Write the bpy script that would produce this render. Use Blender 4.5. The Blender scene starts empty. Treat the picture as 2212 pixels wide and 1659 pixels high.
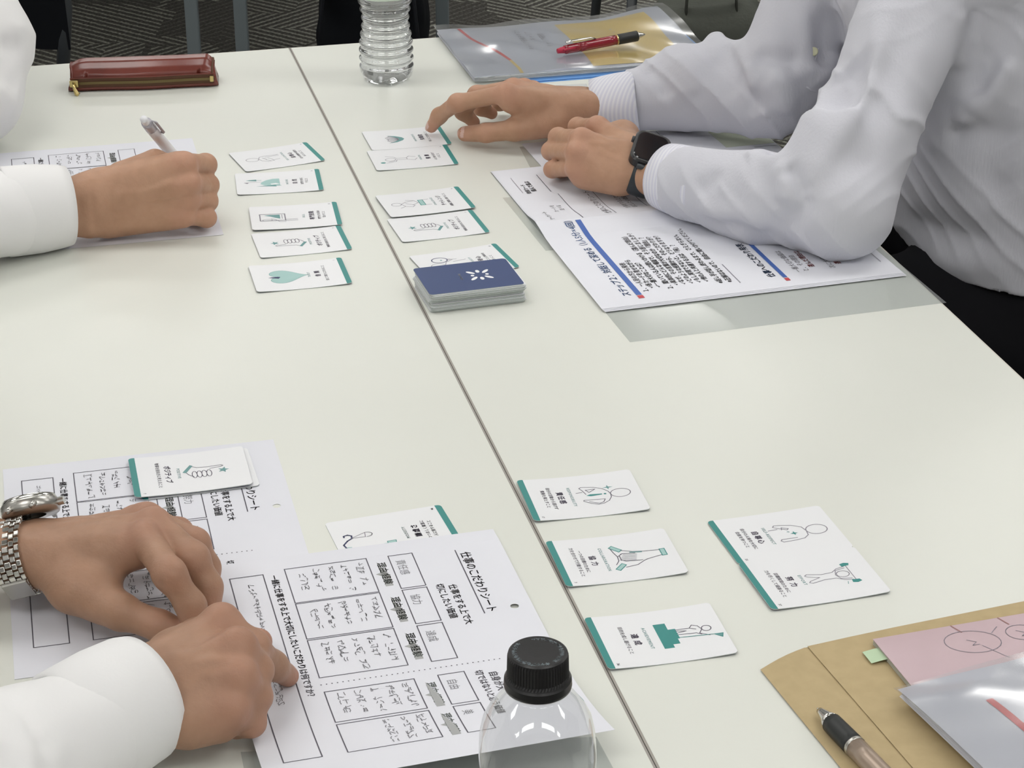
import bpy, bmesh, math, random
import numpy as np
from mathutils import Vector, Matrix

# ---------------------------------------------------------------- camera, world, exposure
SC = bpy.context.scene
T = 0.72                      # table top above the floor
CAM_F, CAM_P, CAM_R, CAM_H = 4509.56, 0.451008, -0.001244, 0.763048
cam = bpy.data.cameras.new('camera')
cam.sensor_width = 36.0
cam.lens = CAM_F / 2212.0 * 36.0
cam.clip_start = 0.05
cam.clip_end = 60
camo = bpy.data.objects.new('camera', cam)
SC.collection.objects.link(camo)
cp, sp = math.cos(CAM_P), math.sin(CAM_P)
_fwd = Vector((0, cp, -sp)); _up = Vector((0, sp, cp)); _rt = Vector((1, 0, 0))
cr, sr = math.cos(CAM_R), math.sin(CAM_R)
_r2 = cr * _rt + sr * _up
_u2 = -sr * _rt + cr * _up
M = Matrix((( _r2.x, _u2.x, -_fwd.x, 0), (_r2.y, _u2.y, -_fwd.y, 0), (_r2.z, _u2.z, -_fwd.z, T + CAM_H), (0, 0, 0, 1)))
camo.matrix_world = M
SC.camera = camo
SC.view_settings.view_transform = 'Standard'
SC.view_settings.look = 'None'
SC.view_settings.exposure = 0.0
SC.view_settings.gamma = 1.0
SC.view_settings.use_curve_mapping = False
SC.cycles.use_denoising = True
SC.cycles.transparent_max_bounces = 24
world = bpy.data.worlds.new('world')
SC.world = world
world.use_nodes = True
world.node_tree.nodes['Background'].inputs[0].default_value = (0.9, 0.95, 1.0, 1)
world.node_tree.nodes['Background'].inputs[1].default_value = 0.05
LIGHT = 6.25                   # radiance of the ceiling light panels

COL = SC.collection
RNG = random.Random(7)

def at(px, py, h=0.0):
    """point of the room seen at photo pixel (px, py), h metres above the table top"""
    d = _fwd + _r2 * ((px - 1106.0) / CAM_F) - _u2 * ((py - 829.5) / CAM_F)
    t = (h - CAM_H) / d.z
    return Vector((d.x * t, d.y * t, T + h))

# ---------------------------------------------------------------- materials
def mat(name, col, rough=0.5, metal=0.0, spec=0.5, **kw):
    m = bpy.data.materials.new(name)
    m.use_nodes = True
    b = m.node_tree.nodes['Principled BSDF']
    b.inputs['Base Color'].default_value = (*col, 1)
    b.inputs['Roughness'].default_value = rough
    b.inputs['Metallic'].default_value = metal
    b.inputs['Specular IOR Level'].default_value = spec
    for k, v in kw.items():
        b.inputs[k.replace('_', ' ')].default_value = v
    return m

def nodes(m):
    return m.node_tree.nodes, m.node_tree.links, m.node_tree.nodes['Principled BSDF']

def add_noise(m, scale, c0, c1, detail=4, coord='Object', lo=0.35, hi=0.65, stretch=None):
    n, l, b = nodes(m)
    tc = n.new('ShaderNodeTexCoord'); mp = n.new('ShaderNodeMapping')
    if stretch: mp.inputs['Scale'].default_value = stretch
    nz = n.new('ShaderNodeTexNoise'); nz.inputs['Scale'].default_value = scale; nz.inputs['Detail'].default_value = detail
    cr_ = n.new('ShaderNodeValToRGB')
    cr_.color_ramp.elements[0].color = (*c0, 1); cr_.color_ramp.elements[1].color = (*c1, 1)
    cr_.color_ramp.elements[0].position = lo; cr_.color_ramp.elements[1].position = hi
    l.new(tc.outputs[coord], mp.inputs[0]); l.new(mp.outputs[0], nz.inputs['Vector'])
    l.new(nz.outputs['Fac'], cr_.inputs[0]); l.new(cr_.outputs[0], b.inputs['Base Color'])
    return cr_

def add_bump(m, scale, strength=0.3, dist=0.001, detail=5, coord='Object', stretch=None, kind='noise'):
    n, l, b = nodes(m)
    tc = n.new('ShaderNodeTexCoord'); mp = n.new('ShaderNodeMapping')
    if stretch: mp.inputs['Scale'].default_value = stretch
    if kind == 'noise':
        nz = n.new('ShaderNodeTexNoise'); nz.inputs['Detail'].default_value = detail
    else:
        nz = n.new('ShaderNodeTexWave'); nz.inputs['Distortion'].default_value = 1.0
    nz.inputs['Scale'].default_value = scale
    bp = n.new('ShaderNodeBump'); bp.inputs['Strength'].default_value = strength; bp.inputs['Distance'].default_value = dist
    l.new(tc.outputs[coord], mp.inputs[0]); l.new(mp.outputs[0], nz.inputs['Vector'])
    l.new(nz.outputs[0] if kind != 'noise' else nz.outputs['Fac'], bp.inputs['Height'])
    prev = b.inputs['Normal'].links
    if prev: l.new(prev[0].from_socket, bp.inputs['Normal'])
    l.new(bp.outputs[0], b.inputs['Normal'])

MT = {}
MT['table'] = mat('white_laminate', (0.70, 0.715, 0.66), 0.34, spec=0.45)
add_noise(MT['table'], 3.0, (0.69, 0.705, 0.65), (0.71, 0.725, 0.67))
add_bump(MT['table'], 900, 0.05, 0.0003)
MT['table_edge'] = mat('table_edge_band', (0.62, 0.60, 0.54), 0.45)
MT['steel'] = mat('grey_painted_steel', (0.17, 0.20, 0.215), 0.45)
MT['seam'] = mat('grey_brown_edge_band', (0.33, 0.31, 0.28), 0.5)
MT['dark_steel'] = mat('dark_painted_steel', (0.035, 0.04, 0.045), 0.4)
MT['black_fabric'] = mat('black_chair_fabric', (0.006, 0.007, 0.009), 0.9, spec=0.1)
MT['trouser'] = mat('black_trouser_cloth', (0.006, 0.006, 0.008), 0.85, spec=0.15)
MT['black_plastic'] = mat('black_plastic', (0.012, 0.012, 0.013), 0.35)
add_bump(MT['black_plastic'], 1500, 0.1, 0.0002)
MT['card'] = mat('card_stock', (0.78, 0.79, 0.81), 0.4, spec=0.4)
MT['card_edge'] = mat('card_edge', (0.42, 0.46, 0.44), 0.6)
MT['navy'] = mat('navy_card_back', (0.035, 0.062, 0.17), 0.42)
MT['teal'] = mat('teal_ink', (0.035, 0.24, 0.225), 0.5)
MT['teal_mid'] = mat('soft_teal_ink', (0.13, 0.30, 0.30), 0.5)
MT['teal_light'] = mat('light_teal_ink', (0.35, 0.55, 0.53), 0.5)
MT['ink'] = mat('dark_grey_ink', (0.085, 0.075, 0.11), 0.5)
MT['ink_soft'] = mat('grey_ink', (0.22, 0.21, 0.25), 0.5)
MT['ink_navy'] = mat('navy_ink', (0.03, 0.04, 0.12), 0.5)
MT['white_ink'] = mat('white_ink', (0.85, 0.86, 0.88), 0.5)
MT['paper'] = mat('white_paper', (0.735, 0.745, 0.80), 0.85, spec=0.2)
add_noise(MT['paper'], 12, (0.725, 0.735, 0.79), (0.745, 0.755, 0.81))
MT['print'] = mat('printed_black', (0.07, 0.065, 0.08), 0.7)
MT['line'] = mat('printed_line', (0.09, 0.085, 0.11), 0.7)
MT['pencil'] = mat('pencil_grey', (0.20, 0.20, 0.22), 0.6)
MT['label_grey'] = mat('printed_grey_tint', (0.38, 0.39, 0.39), 0.7)
MT['label_text'] = mat('printed_label_text', (0.10, 0.12, 0.11), 0.7)
MT['blue_ink'] = mat('blue_print', (0.055, 0.13, 0.42), 0.6)
MT['red_ink'] = mat('red_print', (0.52, 0.06, 0.07), 0.6)
MT['heading'] = mat('heading_blue_black', (0.04, 0.09, 0.22), 0.6)
MT['body_ink'] = mat('body_text_ink', (0.16, 0.155, 0.17), 0.7)
MT['kraft'] = mat('kraft_paper', (0.46, 0.36, 0.20), 0.7, spec=0.3)
add_noise(MT['kraft'], 90, (0.445, 0.348, 0.192), (0.475, 0.372, 0.208))
MT['pink'] = mat('pink_booklet_cover', (0.52, 0.39, 0.42), 0.6)
add_noise(MT['pink'], 15, (0.50, 0.375, 0.40), (0.55, 0.42, 0.45))
MT['pink_ink'] = mat('pink_booklet_print', (0.32, 0.17, 0.16), 0.6)
MT['page_edge'] = mat('page_edges', (0.48, 0.47, 0.40), 0.8)
MT['tab_green'] = mat('green_sticky_tab', (0.48, 0.62, 0.42), 0.7)
MT['leather'] = mat('brown_leather', (0.15, 0.028, 0.018), 0.27, spec=0.6, Coat_Weight=0.12, Coat_Roughness=0.25)
add_noise(MT['leather'], 18, (0.125, 0.022, 0.014), (0.175, 0.034, 0.022))
add_bump(MT['leather'], 260, 0.15, 0.0006)
MT['brass'] = mat('brass', (0.62, 0.50, 0.22), 0.28, 1.0)
MT['zip_tape'] = mat('zip_tape', (0.10, 0.045, 0.022), 0.75)
MT['chrome'] = mat('polished_steel', (0.66, 0.65, 0.62), 0.16, 1.0)
MT['satin_steel'] = mat('brushed_steel', (0.50, 0.49, 0.46), 0.3, 1.0)
MT['glass_dark'] = mat('dark_watch_glass', (0.006, 0.008, 0.012), 0.08, spec=0.7)
MT['strap_black'] = mat('black_rubber_strap', (0.018, 0.024, 0.030), 0.4)
MT['pen_red'] = mat('red_pen_barrel', (0.24, 0.008, 0.02), 0.25, Coat_Weight=0.5)
MT['pen_red_tip'] = mat('bright_red_plastic', (0.42, 0.015, 0.05), 0.35)
MT['grip_black'] = mat('black_rubber_grip', (0.012, 0.014, 0.014), 0.5)
MT['champagne'] = mat('champagne_barrel', (0.36, 0.28, 0.22), 0.3, 0.35)
MT['translucent'] = mat('frosted_white_plastic', (0.78, 0.78, 0.81), 0.3)
MT['translucent_dark'] = mat('smoky_clear_plastic', (0.46, 0.45, 0.50), 0.25)
MT['shirt'] = mat('white_shirt_cotton', (0.60, 0.605, 0.66), 0.9, spec=0.15, Sheen_Weight=0.15)
add_bump(MT['shirt'], 420, 0.6, 0.0008, stretch=(1, 1, 0.15))
MT['shirt_white'] = mat('bright_white_shirt_cotton', (0.80, 0.80, 0.80), 0.9, spec=0.15, Sheen_Weight=0.15)
add_bump(MT['shirt_white'], 500, 0.2, 0.0005)
MT['button'] = mat('ivory_button', (0.62, 0.62, 0.42), 0.4)
MT['button_white'] = mat('white_button', (0.75, 0.75, 0.70), 0.35)
MT['hair'] = mat('black_hair', (0.012, 0.010, 0.009), 0.5)
MT['nail'] = mat('fingernail', (0.62, 0.41, 0.35), 0.3, Coat_Weight=0.4)
MT['grey_bag'] = mat('grey_green_canvas', (0.085, 0.09, 0.078), 0.9, spec=0.1)
add_bump(MT['grey_bag'], 120, 0.5, 0.004)
MT['grey_cloth'] = mat('grey_cloth', (0.06, 0.065, 0.07), 0.9)
MT['blue_folder'] = mat('blue_plastic_folder', (0.16, 0.36, 0.75), 0.3, spec=0.5)
MT['yellow_print'] = mat('yellow_print', (0.62, 0.46, 0.14), 0.35)
MT['wall'] = mat('wall_paint', (0.5, 0.5, 0.49), 0.9)
MT['ceiling'] = mat('ceiling_board', (0.80, 0.80, 0.78), 0.95)
MT['sticky'] = mat('pale_green_note', (0.60, 0.64, 0.53), 0.8)
MT['cap_print'] = mat('cap_print_grey', (0.42, 0.50, 0.54), 0.6)

def clear_mat(name, tint, fac, rough=0.12, f0=0.06):
    """thin clear plastic film: mostly see-through, with a glossy skin"""
    m = bpy.data.materials.new(name); m.use_nodes = True
    n = m.node_tree.nodes; l = m.node_tree.links
    n.remove(n['Principled BSDF'])
    out = n['Material Output']
    tr = n.new('ShaderNodeBsdfTransparent'); tr.inputs[0].default_value = (*tint, 1)
    gl = n.new('ShaderNodeBsdfGlossy'); gl.inputs['Roughness'].default_value = rough; gl.inputs[0].default_value = (1, 1, 1, 1)
    df = n.new('ShaderNodeBsdfDiffuse'); df.inputs[0].default_value = (0.8, 0.82, 0.82, 1)
    mx1 = n.new('ShaderNodeMixShader'); mx1.inputs[0].default_value = fac
    l.new(tr.outputs[0], mx1.inputs[1]); l.new(df.outputs[0], mx1.inputs[2])
    # Schlick reflectance that is the same from either side of the film
    ge = n.new('ShaderNodeNewGeometry')
    dt = n.new('ShaderNodeVectorMath'); dt.operation = 'DOT_PRODUCT'
    l.new(ge.outputs['Normal'], dt.inputs[0]); l.new(ge.outputs['Incoming'], dt.inputs[1])
    def mth(op, x, y=None):
        q = n.new('ShaderNodeMath'); q.operation = op
        for i, v in enumerate((x, y)):
            if v is None: continue
            if isinstance(v, (int, float)): q.inputs[i].default_value = v
            else: l.new(v, q.inputs[i])
        return q.outputs[0]
    k = mth('SUBTRACT', 1.0, mth('ABSOLUTE', dt.outputs['Value']))
    fres = mth('ADD', f0, mth('MULTIPLY', mth('POWER', k, 5.0), 1.0 - f0))
    mx2 = n.new('ShaderNodeMixShader')
    l.new(fres, mx2.inputs[0]); l.new(mx1.outputs[0], mx2.inputs[1]); l.new(gl.outputs[0], mx2.inputs[2])
    l.new(mx2.outputs[0], out.inputs['Surface'])
    return m
MT['film'] = clear_mat('clear_plastic_film', (0.90, 0.915, 0.91), 0.10, 0.16, 0.08)
MT['film_grey'] = clear_mat('smoky_plastic_film', (0.80, 0.82, 0.82), 0.16, 0.1)
def pet(name, col=(1, 1, 1)):
    m = mat(name, col, 0.02, spec=0.5, Transmission_Weight=1.0, IOR=1.25)
    return m
MT['pet'] = clear_mat('clear_bottle_plastic', (0.93, 0.937, 0.942), 0.07, 0.04, 0.09)
MT['film_glossy'] = clear_mat('clear_plastic_film_glossy', (0.92, 0.93, 0.93), 0.06, 0.14, 0.16)
MT['water'] = mat('water', (0.98, 0.99, 1.0), 0.0, Transmission_Weight=1.0, IOR=1.33)

def skin_mat(name, c0, c1, red):
    m = mat(name, c0, 0.5, spec=0.35, Subsurface_Weight=0.12)
    n, l, b = nodes(m)
    b.inputs['Subsurface Radius'].default_value = (0.012, 0.005, 0.003)
    b.inputs['Subsurface Scale'].default_value = 0.5
    tc = n.new('ShaderNodeTexCoord')
    nz = n.new('ShaderNodeTexNoise'); nz.inputs['Scale'].default_value = 55; nz.inputs['Detail'].default_value = 6
    r = n.new('ShaderNodeValToRGB')
    r.color_ramp.elements[0].position = 0.3; r.color_ramp.elements[1].position = 0.7
    r.color_ramp.elements[0].color = (*c0, 1); r.color_ramp.elements[1].color = (*c1, 1)
    l.new(tc.outputs['Object'], nz.inputs['Vector']); l.new(nz.outputs['Fac'], r.inputs[0])
    a = n.new('ShaderNodeAttribute'); a.attribute_name = 'red'
    mx = n.new('ShaderNodeMix'); mx.data_type = 'RGBA'
    l.new(a.outputs['Fac'], mx.inputs[0]); l.new(r.outputs[0], mx.inputs[6]); mx.inputs[7].default_value = (*red, 1)
    l.new(mx.outputs[2], b.inputs['Base Color'])
    # fine skin relief: pores and creases
    v = n.new('ShaderNodeTexVoronoi'); v.inputs['Scale'].default_value = 700
    z2 = n.new('ShaderNodeTexNoise'); z2.inputs['Scale'].default_value = 130; z2.inputs['Detail'].default_value = 6
    l.new(tc.outputs['Object'], v.inputs['Vector']); l.new(tc.outputs['Object'], z2.inputs['Vector'])
    b1 = n.new('ShaderNodeBump'); b1.inputs['Strength'].default_value = 0.12; b1.inputs['Distance'].default_value = 0.0004
    b2 = n.new('ShaderNodeBump'); b2.inputs['Strength'].default_value = 0.5; b2.inputs['Distance'].default_value = 0.0014
    l.new(v.outputs['Distance'], b1.inputs['Height']); l.new(z2.outputs['Fac'], b2.inputs['Height'])
    l.new(b1.outputs[0], b2.inputs['Normal']); l.new(b2.outputs[0], b.inputs['Normal'])
    return m
MT['skin_a'] = skin_mat('skin_tan', (0.41, 0.235, 0.148), (0.49, 0.29, 0.19), (0.54, 0.28, 0.20))
MT['skin_b'] = skin_mat('skin_deep_tan', (0.33, 0.190, 0.122), (0.40, 0.235, 0.155), (0.43, 0.21, 0.15))
MT['skin_c'] = skin_mat('skin_light_tan', (0.40, 0.225, 0.155), (0.46, 0.275, 0.19), (0.52, 0.24, 0.18))

# carpet: tiles of looped pile with ribs running in changing directions
def carpet():
    m = mat('ribbed_carpet', (0.05, 0.05, 0.045), 0.98, spec=0.05)
    n, l, b = nodes(m)
    tc = n.new('ShaderNodeTexCoord')
    def math_(op, a=None, b_=None):
        x = n.new('ShaderNodeMath'); x.operation = op
        for i, s in enumerate((a, b_)):
            if s is None: continue
            if isinstance(s, (int, float)): x.inputs[i].default_value = s
            else: l.new(s, x.inputs[i])
        return x.outputs[0]
    vo = n.new('ShaderNodeTexVoronoi'); vo.inputs['Scale'].default_value = 6.0; vo.feature = 'F1'
    vo.distance = 'CHEBYCHEV'; vo.inputs['Randomness'].default_value = 0.75
    l.new(tc.outputs['Object'], vo.inputs['Vector'])
    pick = n.new('ShaderNodeSeparateColor'); l.new(vo.outputs['Color'], pick.inputs[0])
    def rib(ang):
        mp = n.new('ShaderNodeMapping'); mp.inputs['Rotation'].default_value = (0, 0, math.radians(ang))
        l.new(tc.outputs['Object'], mp.inputs[0])
        w = n.new('ShaderNodeTexWave'); w.inputs['Scale'].default_value = 13.0; w.inputs['Distortion'].default_value = 1.2
        w.inputs['Detail'].default_value = 3.0; w.inputs['Detail Scale'].default_value = 6.0
        l.new(mp.outputs[0], w.inputs['Vector'])
        return w.outputs['Fac']
    w1, w2 = rib(38), rib(128)
    sel = math_('GREATER_THAN', pick.outputs[0], 0.45)
    mxa = n.new('ShaderNodeMix'); l.new(sel, mxa.inputs[0]); l.new(w1, mxa.inputs[2]); l.new(w2, mxa.inputs[3])
    pw = math_('POWER', mxa.outputs[0], 2.2)
    fz = n.new('ShaderNodeTexNoise'); fz.inputs['Scale'].default_value = 160; fz.inputs['Detail'].default_value = 3
    l.new(tc.outputs['Object'], fz.inputs['Vector'])
    plain = math_('GREATER_THAN', pick.outputs[1], 0.72)
    keep = math_('SUBTRACT', 1.0, math_('MULTIPLY', plain, 0.75))
    fac = math_('MULTIPLY', pw, keep)
    fac = math_('MULTIPLY', fac, math_('ADD', 0.35, fz.outputs['Fac']))
    r = n.new('ShaderNodeValToRGB')
    r.color_ramp.elements[0].color = (0.085, 0.081, 0.075, 1); r.color_ramp.elements[1].color = (0.30, 0.30, 0.26, 1)
    r.color_ramp.elements[0].position = 0.05; r.color_ramp.elements[1].position = 0.75
    l.new(fac, r.inputs[0])
    gz = n.new('ShaderNodeMix'); gz.data_type = 'RGBA'; gz.blend_type = 'MULTIPLY'; gz.inputs[0].default_value = 0.8
    g2 = n.new('ShaderNodeValToRGB'); g2.color_ramp.elements[0].color = (0.45, 0.45, 0.45, 1); g2.color_ramp.elements[1].color = (1.5, 1.5, 1.5, 1)
    g2.color_ramp.elements[0].position = 0.3; g2.color_ramp.elements[1].position = 0.7
    l.new(fz.outputs['Fac'], g2.inputs[0])
    l.new(r.outputs[0], gz.inputs[6]); l.new(g2.outputs[0], gz.inputs[7])
    l.new(gz.outputs[2], b.inputs['Base Color'])
    bp = n.new('ShaderNodeBump'); bp.inputs['Strength'].default_value = 0.8; bp.inputs['Distance'].default_value = 0.004
    l.new(fac, bp.inputs['Height']); l.new(bp.outputs[0], b.inputs['Normal'])
    return m
MT['carpet'] = carpet()

# ---------------------------------------------------------------- object helpers
def link(o, parent=None):
    COL.objects.link(o)
    if parent is not None: o.parent = parent
    return o

def tag(o, label=None, cat=None, group=None, kind=None):
    if label: o['label'] = label
    if cat: o['category'] = cat
    if group: o['group'] = group
    if kind: o['kind'] = kind
    return o

def empty(name, loc=(0, 0, 0), rz=0.0, label=None, cat=None, group=None):
    o = bpy.data.objects.new(name, None)
    o.empty_display_size = 0.02
    COL.objects.link(o)
    o.location = loc; o.rotation_euler = (0, 0, rz)
    return tag(o, label, cat, group)

def mesh_obj(name, verts, faces, mats, parent=None, smooth=False, midx=None, label=None):
    me = bpy.data.meshes.new(name)
    me.from_pydata([tuple(v) for v in verts], [], [tuple(f) for f in faces])
    if not isinstance(mats, (list, tuple)): mats = [mats]
    for m in mats: me.materials.append(m)
    if midx is not None: me.polygons.foreach_set('material_index', midx)
    if smooth: me.polygons.foreach_set('use_smooth', [True] * len(me.polygons))
    me.update()
    o = bpy.data.objects.new(name, me)
    link(o, parent)
    if label: o['label'] = label
    return o

def bm_obj(name, bm, mats, parent=None, smooth=False, label=None):
    me = bpy.data.meshes.new(name)
    bm.normal_update()
    bm.to_mesh(me); bm.free()
    if not isinstance(mats, (list, tuple)): mats = [mats]
    for m in mats: me.materials.append(m)
    if smooth: me.polygons.foreach_set('use_smooth', [True] * len(me.polygons))
    o = bpy.data.objects.new(name, me)
    link(o, parent)
    if label: o['label'] = label
    return o

def box_bm(bm, lo, hi, bevel=0.0, mat_i=0, M_=None):
    r = bmesh.ops.create_cube(bm, size=1.0)
    vs = r['verts']
    c = Vector([(a + b) / 2 for a, b in zip(lo, hi)]); s = [b - a for a, b in zip(lo, hi)]
    for v in vs: v.co = Vector((v.co.x * s[0], v.co.y * s[1], v.co.z * s[2])) + c
    if bevel > 0:
        es = list({e for v in vs for e in v.link_edges})
        rb = bmesh.ops.bevel(bm, geom=es, offset=bevel, segments=2, affect='EDGES', profile=0.5)
        vs = list({v for f in rb['faces'] for v in f.verts} | {v for v in vs if v.is_valid})
    if M_ is not None:
        for v in vs: v.co = M_ @ v.co
    return vs

def tube_pts(path, rads, seg=16, caps=True, squash=None, up=None):
    """loft round sections along a path of points; returns verts, faces"""
    path = [Vector(p) for p in path]
    V, F = [], []
    prev = Vector(up) if up else None
    for i, p in enumerate(path):
        a = path[max(i - 1, 0)]; b = path[min(i + 1, len(path) - 1)]
        t = (b - a).normalized()
        if prev is None:
            prev = Vector((0, 0, 1)) if abs(t.z) < 0.9 else Vector((1, 0, 0))
        n = (prev - t * prev.dot(t)).normalized()
        bn = t.cross(n)
        prev = n
        r = rads[i] if isinstance(rads, (list, tuple)) else rads
        rx, ry = r if isinstance(r, (list, tuple)) else (r, r)
        for k in range(seg):
            an = 2 * math.pi * k / seg
            V.append(p + n * (math.cos(an) * ry) + bn * (math.sin(an) * rx))
    m = len(path)
    for i in range(m - 1):
        for k in range(seg):
            k2 = (k + 1) % seg
            F.append((i * seg + k, i * seg + k2, (i + 1) * seg + k2, (i + 1) * seg + k))
    if caps:
        F.append(tuple(reversed(range(seg)))); F.append(tuple((m - 1) * seg + k for k in range(seg)))
    return V, F

def tube(name, path, rads, m, parent=None, seg=16, caps=True, up=None, label=None, smooth=True):
    V, F = tube_pts(path, rads, seg, caps, up=up)
    return mesh_obj(name, V, F, m, parent, smooth, label=label)

def lathe(name, prof, m, parent=None, seg=48, loc=(0, 0, 0), rmod=None, label=None, smooth=True, midx=None):
    V, F = [], []
    for (r, z) in prof:
        for k in range(seg):
            a = 2 * math.pi * k / seg
            rr = r * (rmod(a, z) if rmod else 1.0)
            V.append((loc[0] + rr * math.cos(a), loc[1] + rr * math.sin(a), loc[2] + z))
    for i in range(len(prof) - 1):
        for k in range(seg):
            k2 = (k + 1) % seg
            F.append((i * seg + k, i * seg + k2, (i + 1) * seg + k2, (i + 1) * seg + k))
    return mesh_obj(name, V, F, m, parent, smooth, label=label, midx=midx)

# ---------------------------------------------------------------- print: lettering and line art laid on a surface
_font_cache = {}
def glyphs(txt, size, spacing=1.0):
    key = (txt, size, spacing)
    if key in _font_cache: return _font_cache[key]
    cu = bpy.data.curves.new('tmp_text', 'FONT')
    cu.body = txt; cu.size = size; cu.resolution_u = 2; cu.space_character = spacing
    cu.align_x = 'LEFT'
    o = bpy.data.objects.new('tmp_text', cu)
    COL.objects.link(o)
    dg = bpy.context.evaluated_depsgraph_get()
    me = bpy.data.meshes.new_from_object(o.evaluated_get(dg))
    V = np.array([v.co[:2] for v in me.vertices]) if len(me.vertices) else np.zeros((0, 2))
    F = [tuple(p.vertices) for p in me.polygons]
    bpy.data.objects.remove(o); bpy.data.curves.remove(cu); bpy.data.meshes.remove(me)
    _font_cache[key] = (V, F)
    return V, F

class Print:
    """collects flat ink shapes in sheet coordinates (mm); build() lays them on surf(x, y) -> Vector (m)"""
    def __init__(s): s.V, s.F, s.M, s.mats, s.Z = [], [], [], [], []
    def mi(s, key):
        s.Z.append(len(s.V))          # start of a new ink layer
        if key not in s.mats: s.mats.append(key)
        return s.mats.index(key)
    def poly(s, pts, key):
        i0 = len(s.V); s.V += [tuple(p) for p in pts]
        s.F.append(tuple(range(i0, i0 + len(pts)))); s.M.append(s.mi(key))
    def line(s, pts, w, key, closed=False, sub=None):
        pts = [Vector(p) for p in pts]
        if closed: pts.append(pts[0])
        if sub:
            q = []
            for a, b in zip(pts[:-1], pts[1:]):
                k = max(1, int((b - a).length / sub))
                q += [a + (b - a) * (j / k) for j in range(k)]
            pts = q + [pts[-1]]
        mi = s.mi(key); h = w / 2
        for j, (a, b) in enumerate(zip(pts[:-1], pts[1:])):
            d = b - a
            if d.length < 1e-6: continue
            d.normalize(); n = Vector((-d.y, d.x)) * h
            e = d * h * 0.8
            i0 = len(s.V)
            s.V += [tuple(a - e + n), tuple(a - e - n), tuple(b + e - n), tuple(b + e + n)]
            s.F.append((i0, i0 + 1, i0 + 2, i0 + 3)); s.M.append(mi)
    def circle(s, c, r, w, key, seg=20, ry=None, a0=0, a1=360, fill=False, rot=0):
        ry = ry or r
        full = abs(a1 - a0) >= 360
        cs, sn = math.cos(math.radians(rot)), math.sin(math.radians(rot))
        P = []
        for k in range(seg + (0 if full else 1)):
            a = math.radians(a0 + (a1 - a0) * k / seg)
            x, y = r * math.cos(a), ry * math.sin(a)
            P.append((c[0] + x * cs - y * sn, c[1] + x * sn + y * cs))
        if fill: s.poly(P, key)
        else: s.line(P, w, key, closed=full)
    def text(s, txt, pos, size, key, ang=0.0, spacing=1.0, align='L', bold=0.0, sx=1.0, valign='B'):
        V, F = glyphs(txt, size, spacing)
        if not len(V): return
        V = V.copy(); V[:, 0] *= sx
        if align == 'C': V[:, 0] -= (V[:, 0].min() + V[:, 0].max()) / 2
        if align == 'R': V[:, 0] -= V[:, 0].max()
        if valign == 'C': V[:, 1] -= (V[:, 1].min() + V[:, 1].max()) / 2
        c, sn = math.cos(ang), math.sin(ang)
        mi = s.mi(key)
        offs = [(0, 0)] if not bold else [(-bold, 0), (bold, 0), (0, -bold), (0, bold)]
        for ox, oy in offs:
            i0 = len(s.V)
            s.V += [(pos[0] + (x + ox) * c - (y + oy) * sn, pos[1] + (x + ox) * sn + (y + oy) * c) for x, y in V]
            s.F += [tuple(i + i0 for i in f) for f in F]; s.M += [mi] * len(F)
    def scribble(s, box, key, w=0.35, size=3.2, rng=None, dens=1.0):
        """a run of hand-written strokes, one glyph cell after the other, along +x"""
        rng = rng or RNG
        x, y, x1 = box
        while x < x1:
            cw = size * rng.uniform(0.75, 1.1)
            if rng.random() < 0.93:
                for _ in range(rng.randint(2, 4)):
                    a = (x + rng.uniform(0, cw), y + rng.uniform(0, size)); b = (x + rng.uniform(0, cw), y + rng.uniform(0, size))
                    if rng.random() < 0.45: a = (x + 0.1 * cw, a[1]); b = (x + 0.85 * cw, a[1] + rng.uniform(-.5, .5))
                    m_ = ((a[0] + b[0]) / 2 + rng.uniform(-.6, .6), (a[1] + b[1]) / 2 + rng.uniform(-.6, .6))
                    s.line([a, m_, b], w, key)
            x += cw * 1.05
    def build(s, name, surf, parent=None, off=0.00012):
        if not s.F: return None
        V = [surf(x, y) for x, y in s.V]
        Z = np.searchsorted(np.array(s.Z), np.arange(len(V)), side='right')
        V = [v + Vector((0, 0, off + 4e-6 * min(int(z), 24))) for v, z in zip(V, Z)]
        o = mesh_obj(name, V, s.F, [MT[k] for k in s.mats], parent, midx=s.M)
        return o
# ================================================================ SETTING
def struct(name, lo, hi, m):
    bm = bmesh.new(); box_bm(bm, lo, hi)
    return tag(bm_obj(name, bm, m), kind='structure')
RX0, RX1, RY0, RY1, RH = -4.2, 4.6, -3.2, 8.4, 2.62
struct('floor', (RX0, RY0, -0.1), (RX1, RY1, 0.0), MT['carpet'])
struct('ceiling', (RX0, RY0, RH), (RX1, RY1, RH + 0.1), MT['ceiling'])
struct('wall_left', (RX0 - 0.12, RY0, 0), (RX0, RY1, RH), MT['wall'])
struct('wall_right', (RX1, RY0, 0), (RX1 + 0.12, RY1, RH), MT['wall'])
struct('wall_back', (RX0, RY1, 0), (RX1, RY1 + 0.12, RH), MT['wall'])
struct('wall_front', (RX0, RY0 - 0.12, 0), (RX1, RY0, RH), MT['wall'])
for nm, lo, hi in (('baseboard_back', (RX0, RY1 - 0.012, 0), (RX1, RY1, 0.07)), ('baseboard_left', (RX0, RY0, 0), (RX0 + 0.012, RY1, 0.07)),
                   ('baseboard_right', (RX1 - 0.012, RY0, 0), (RX1, RY1, 0.07))):
    struct(nm, lo, hi, MT['dark_steel'])

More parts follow.
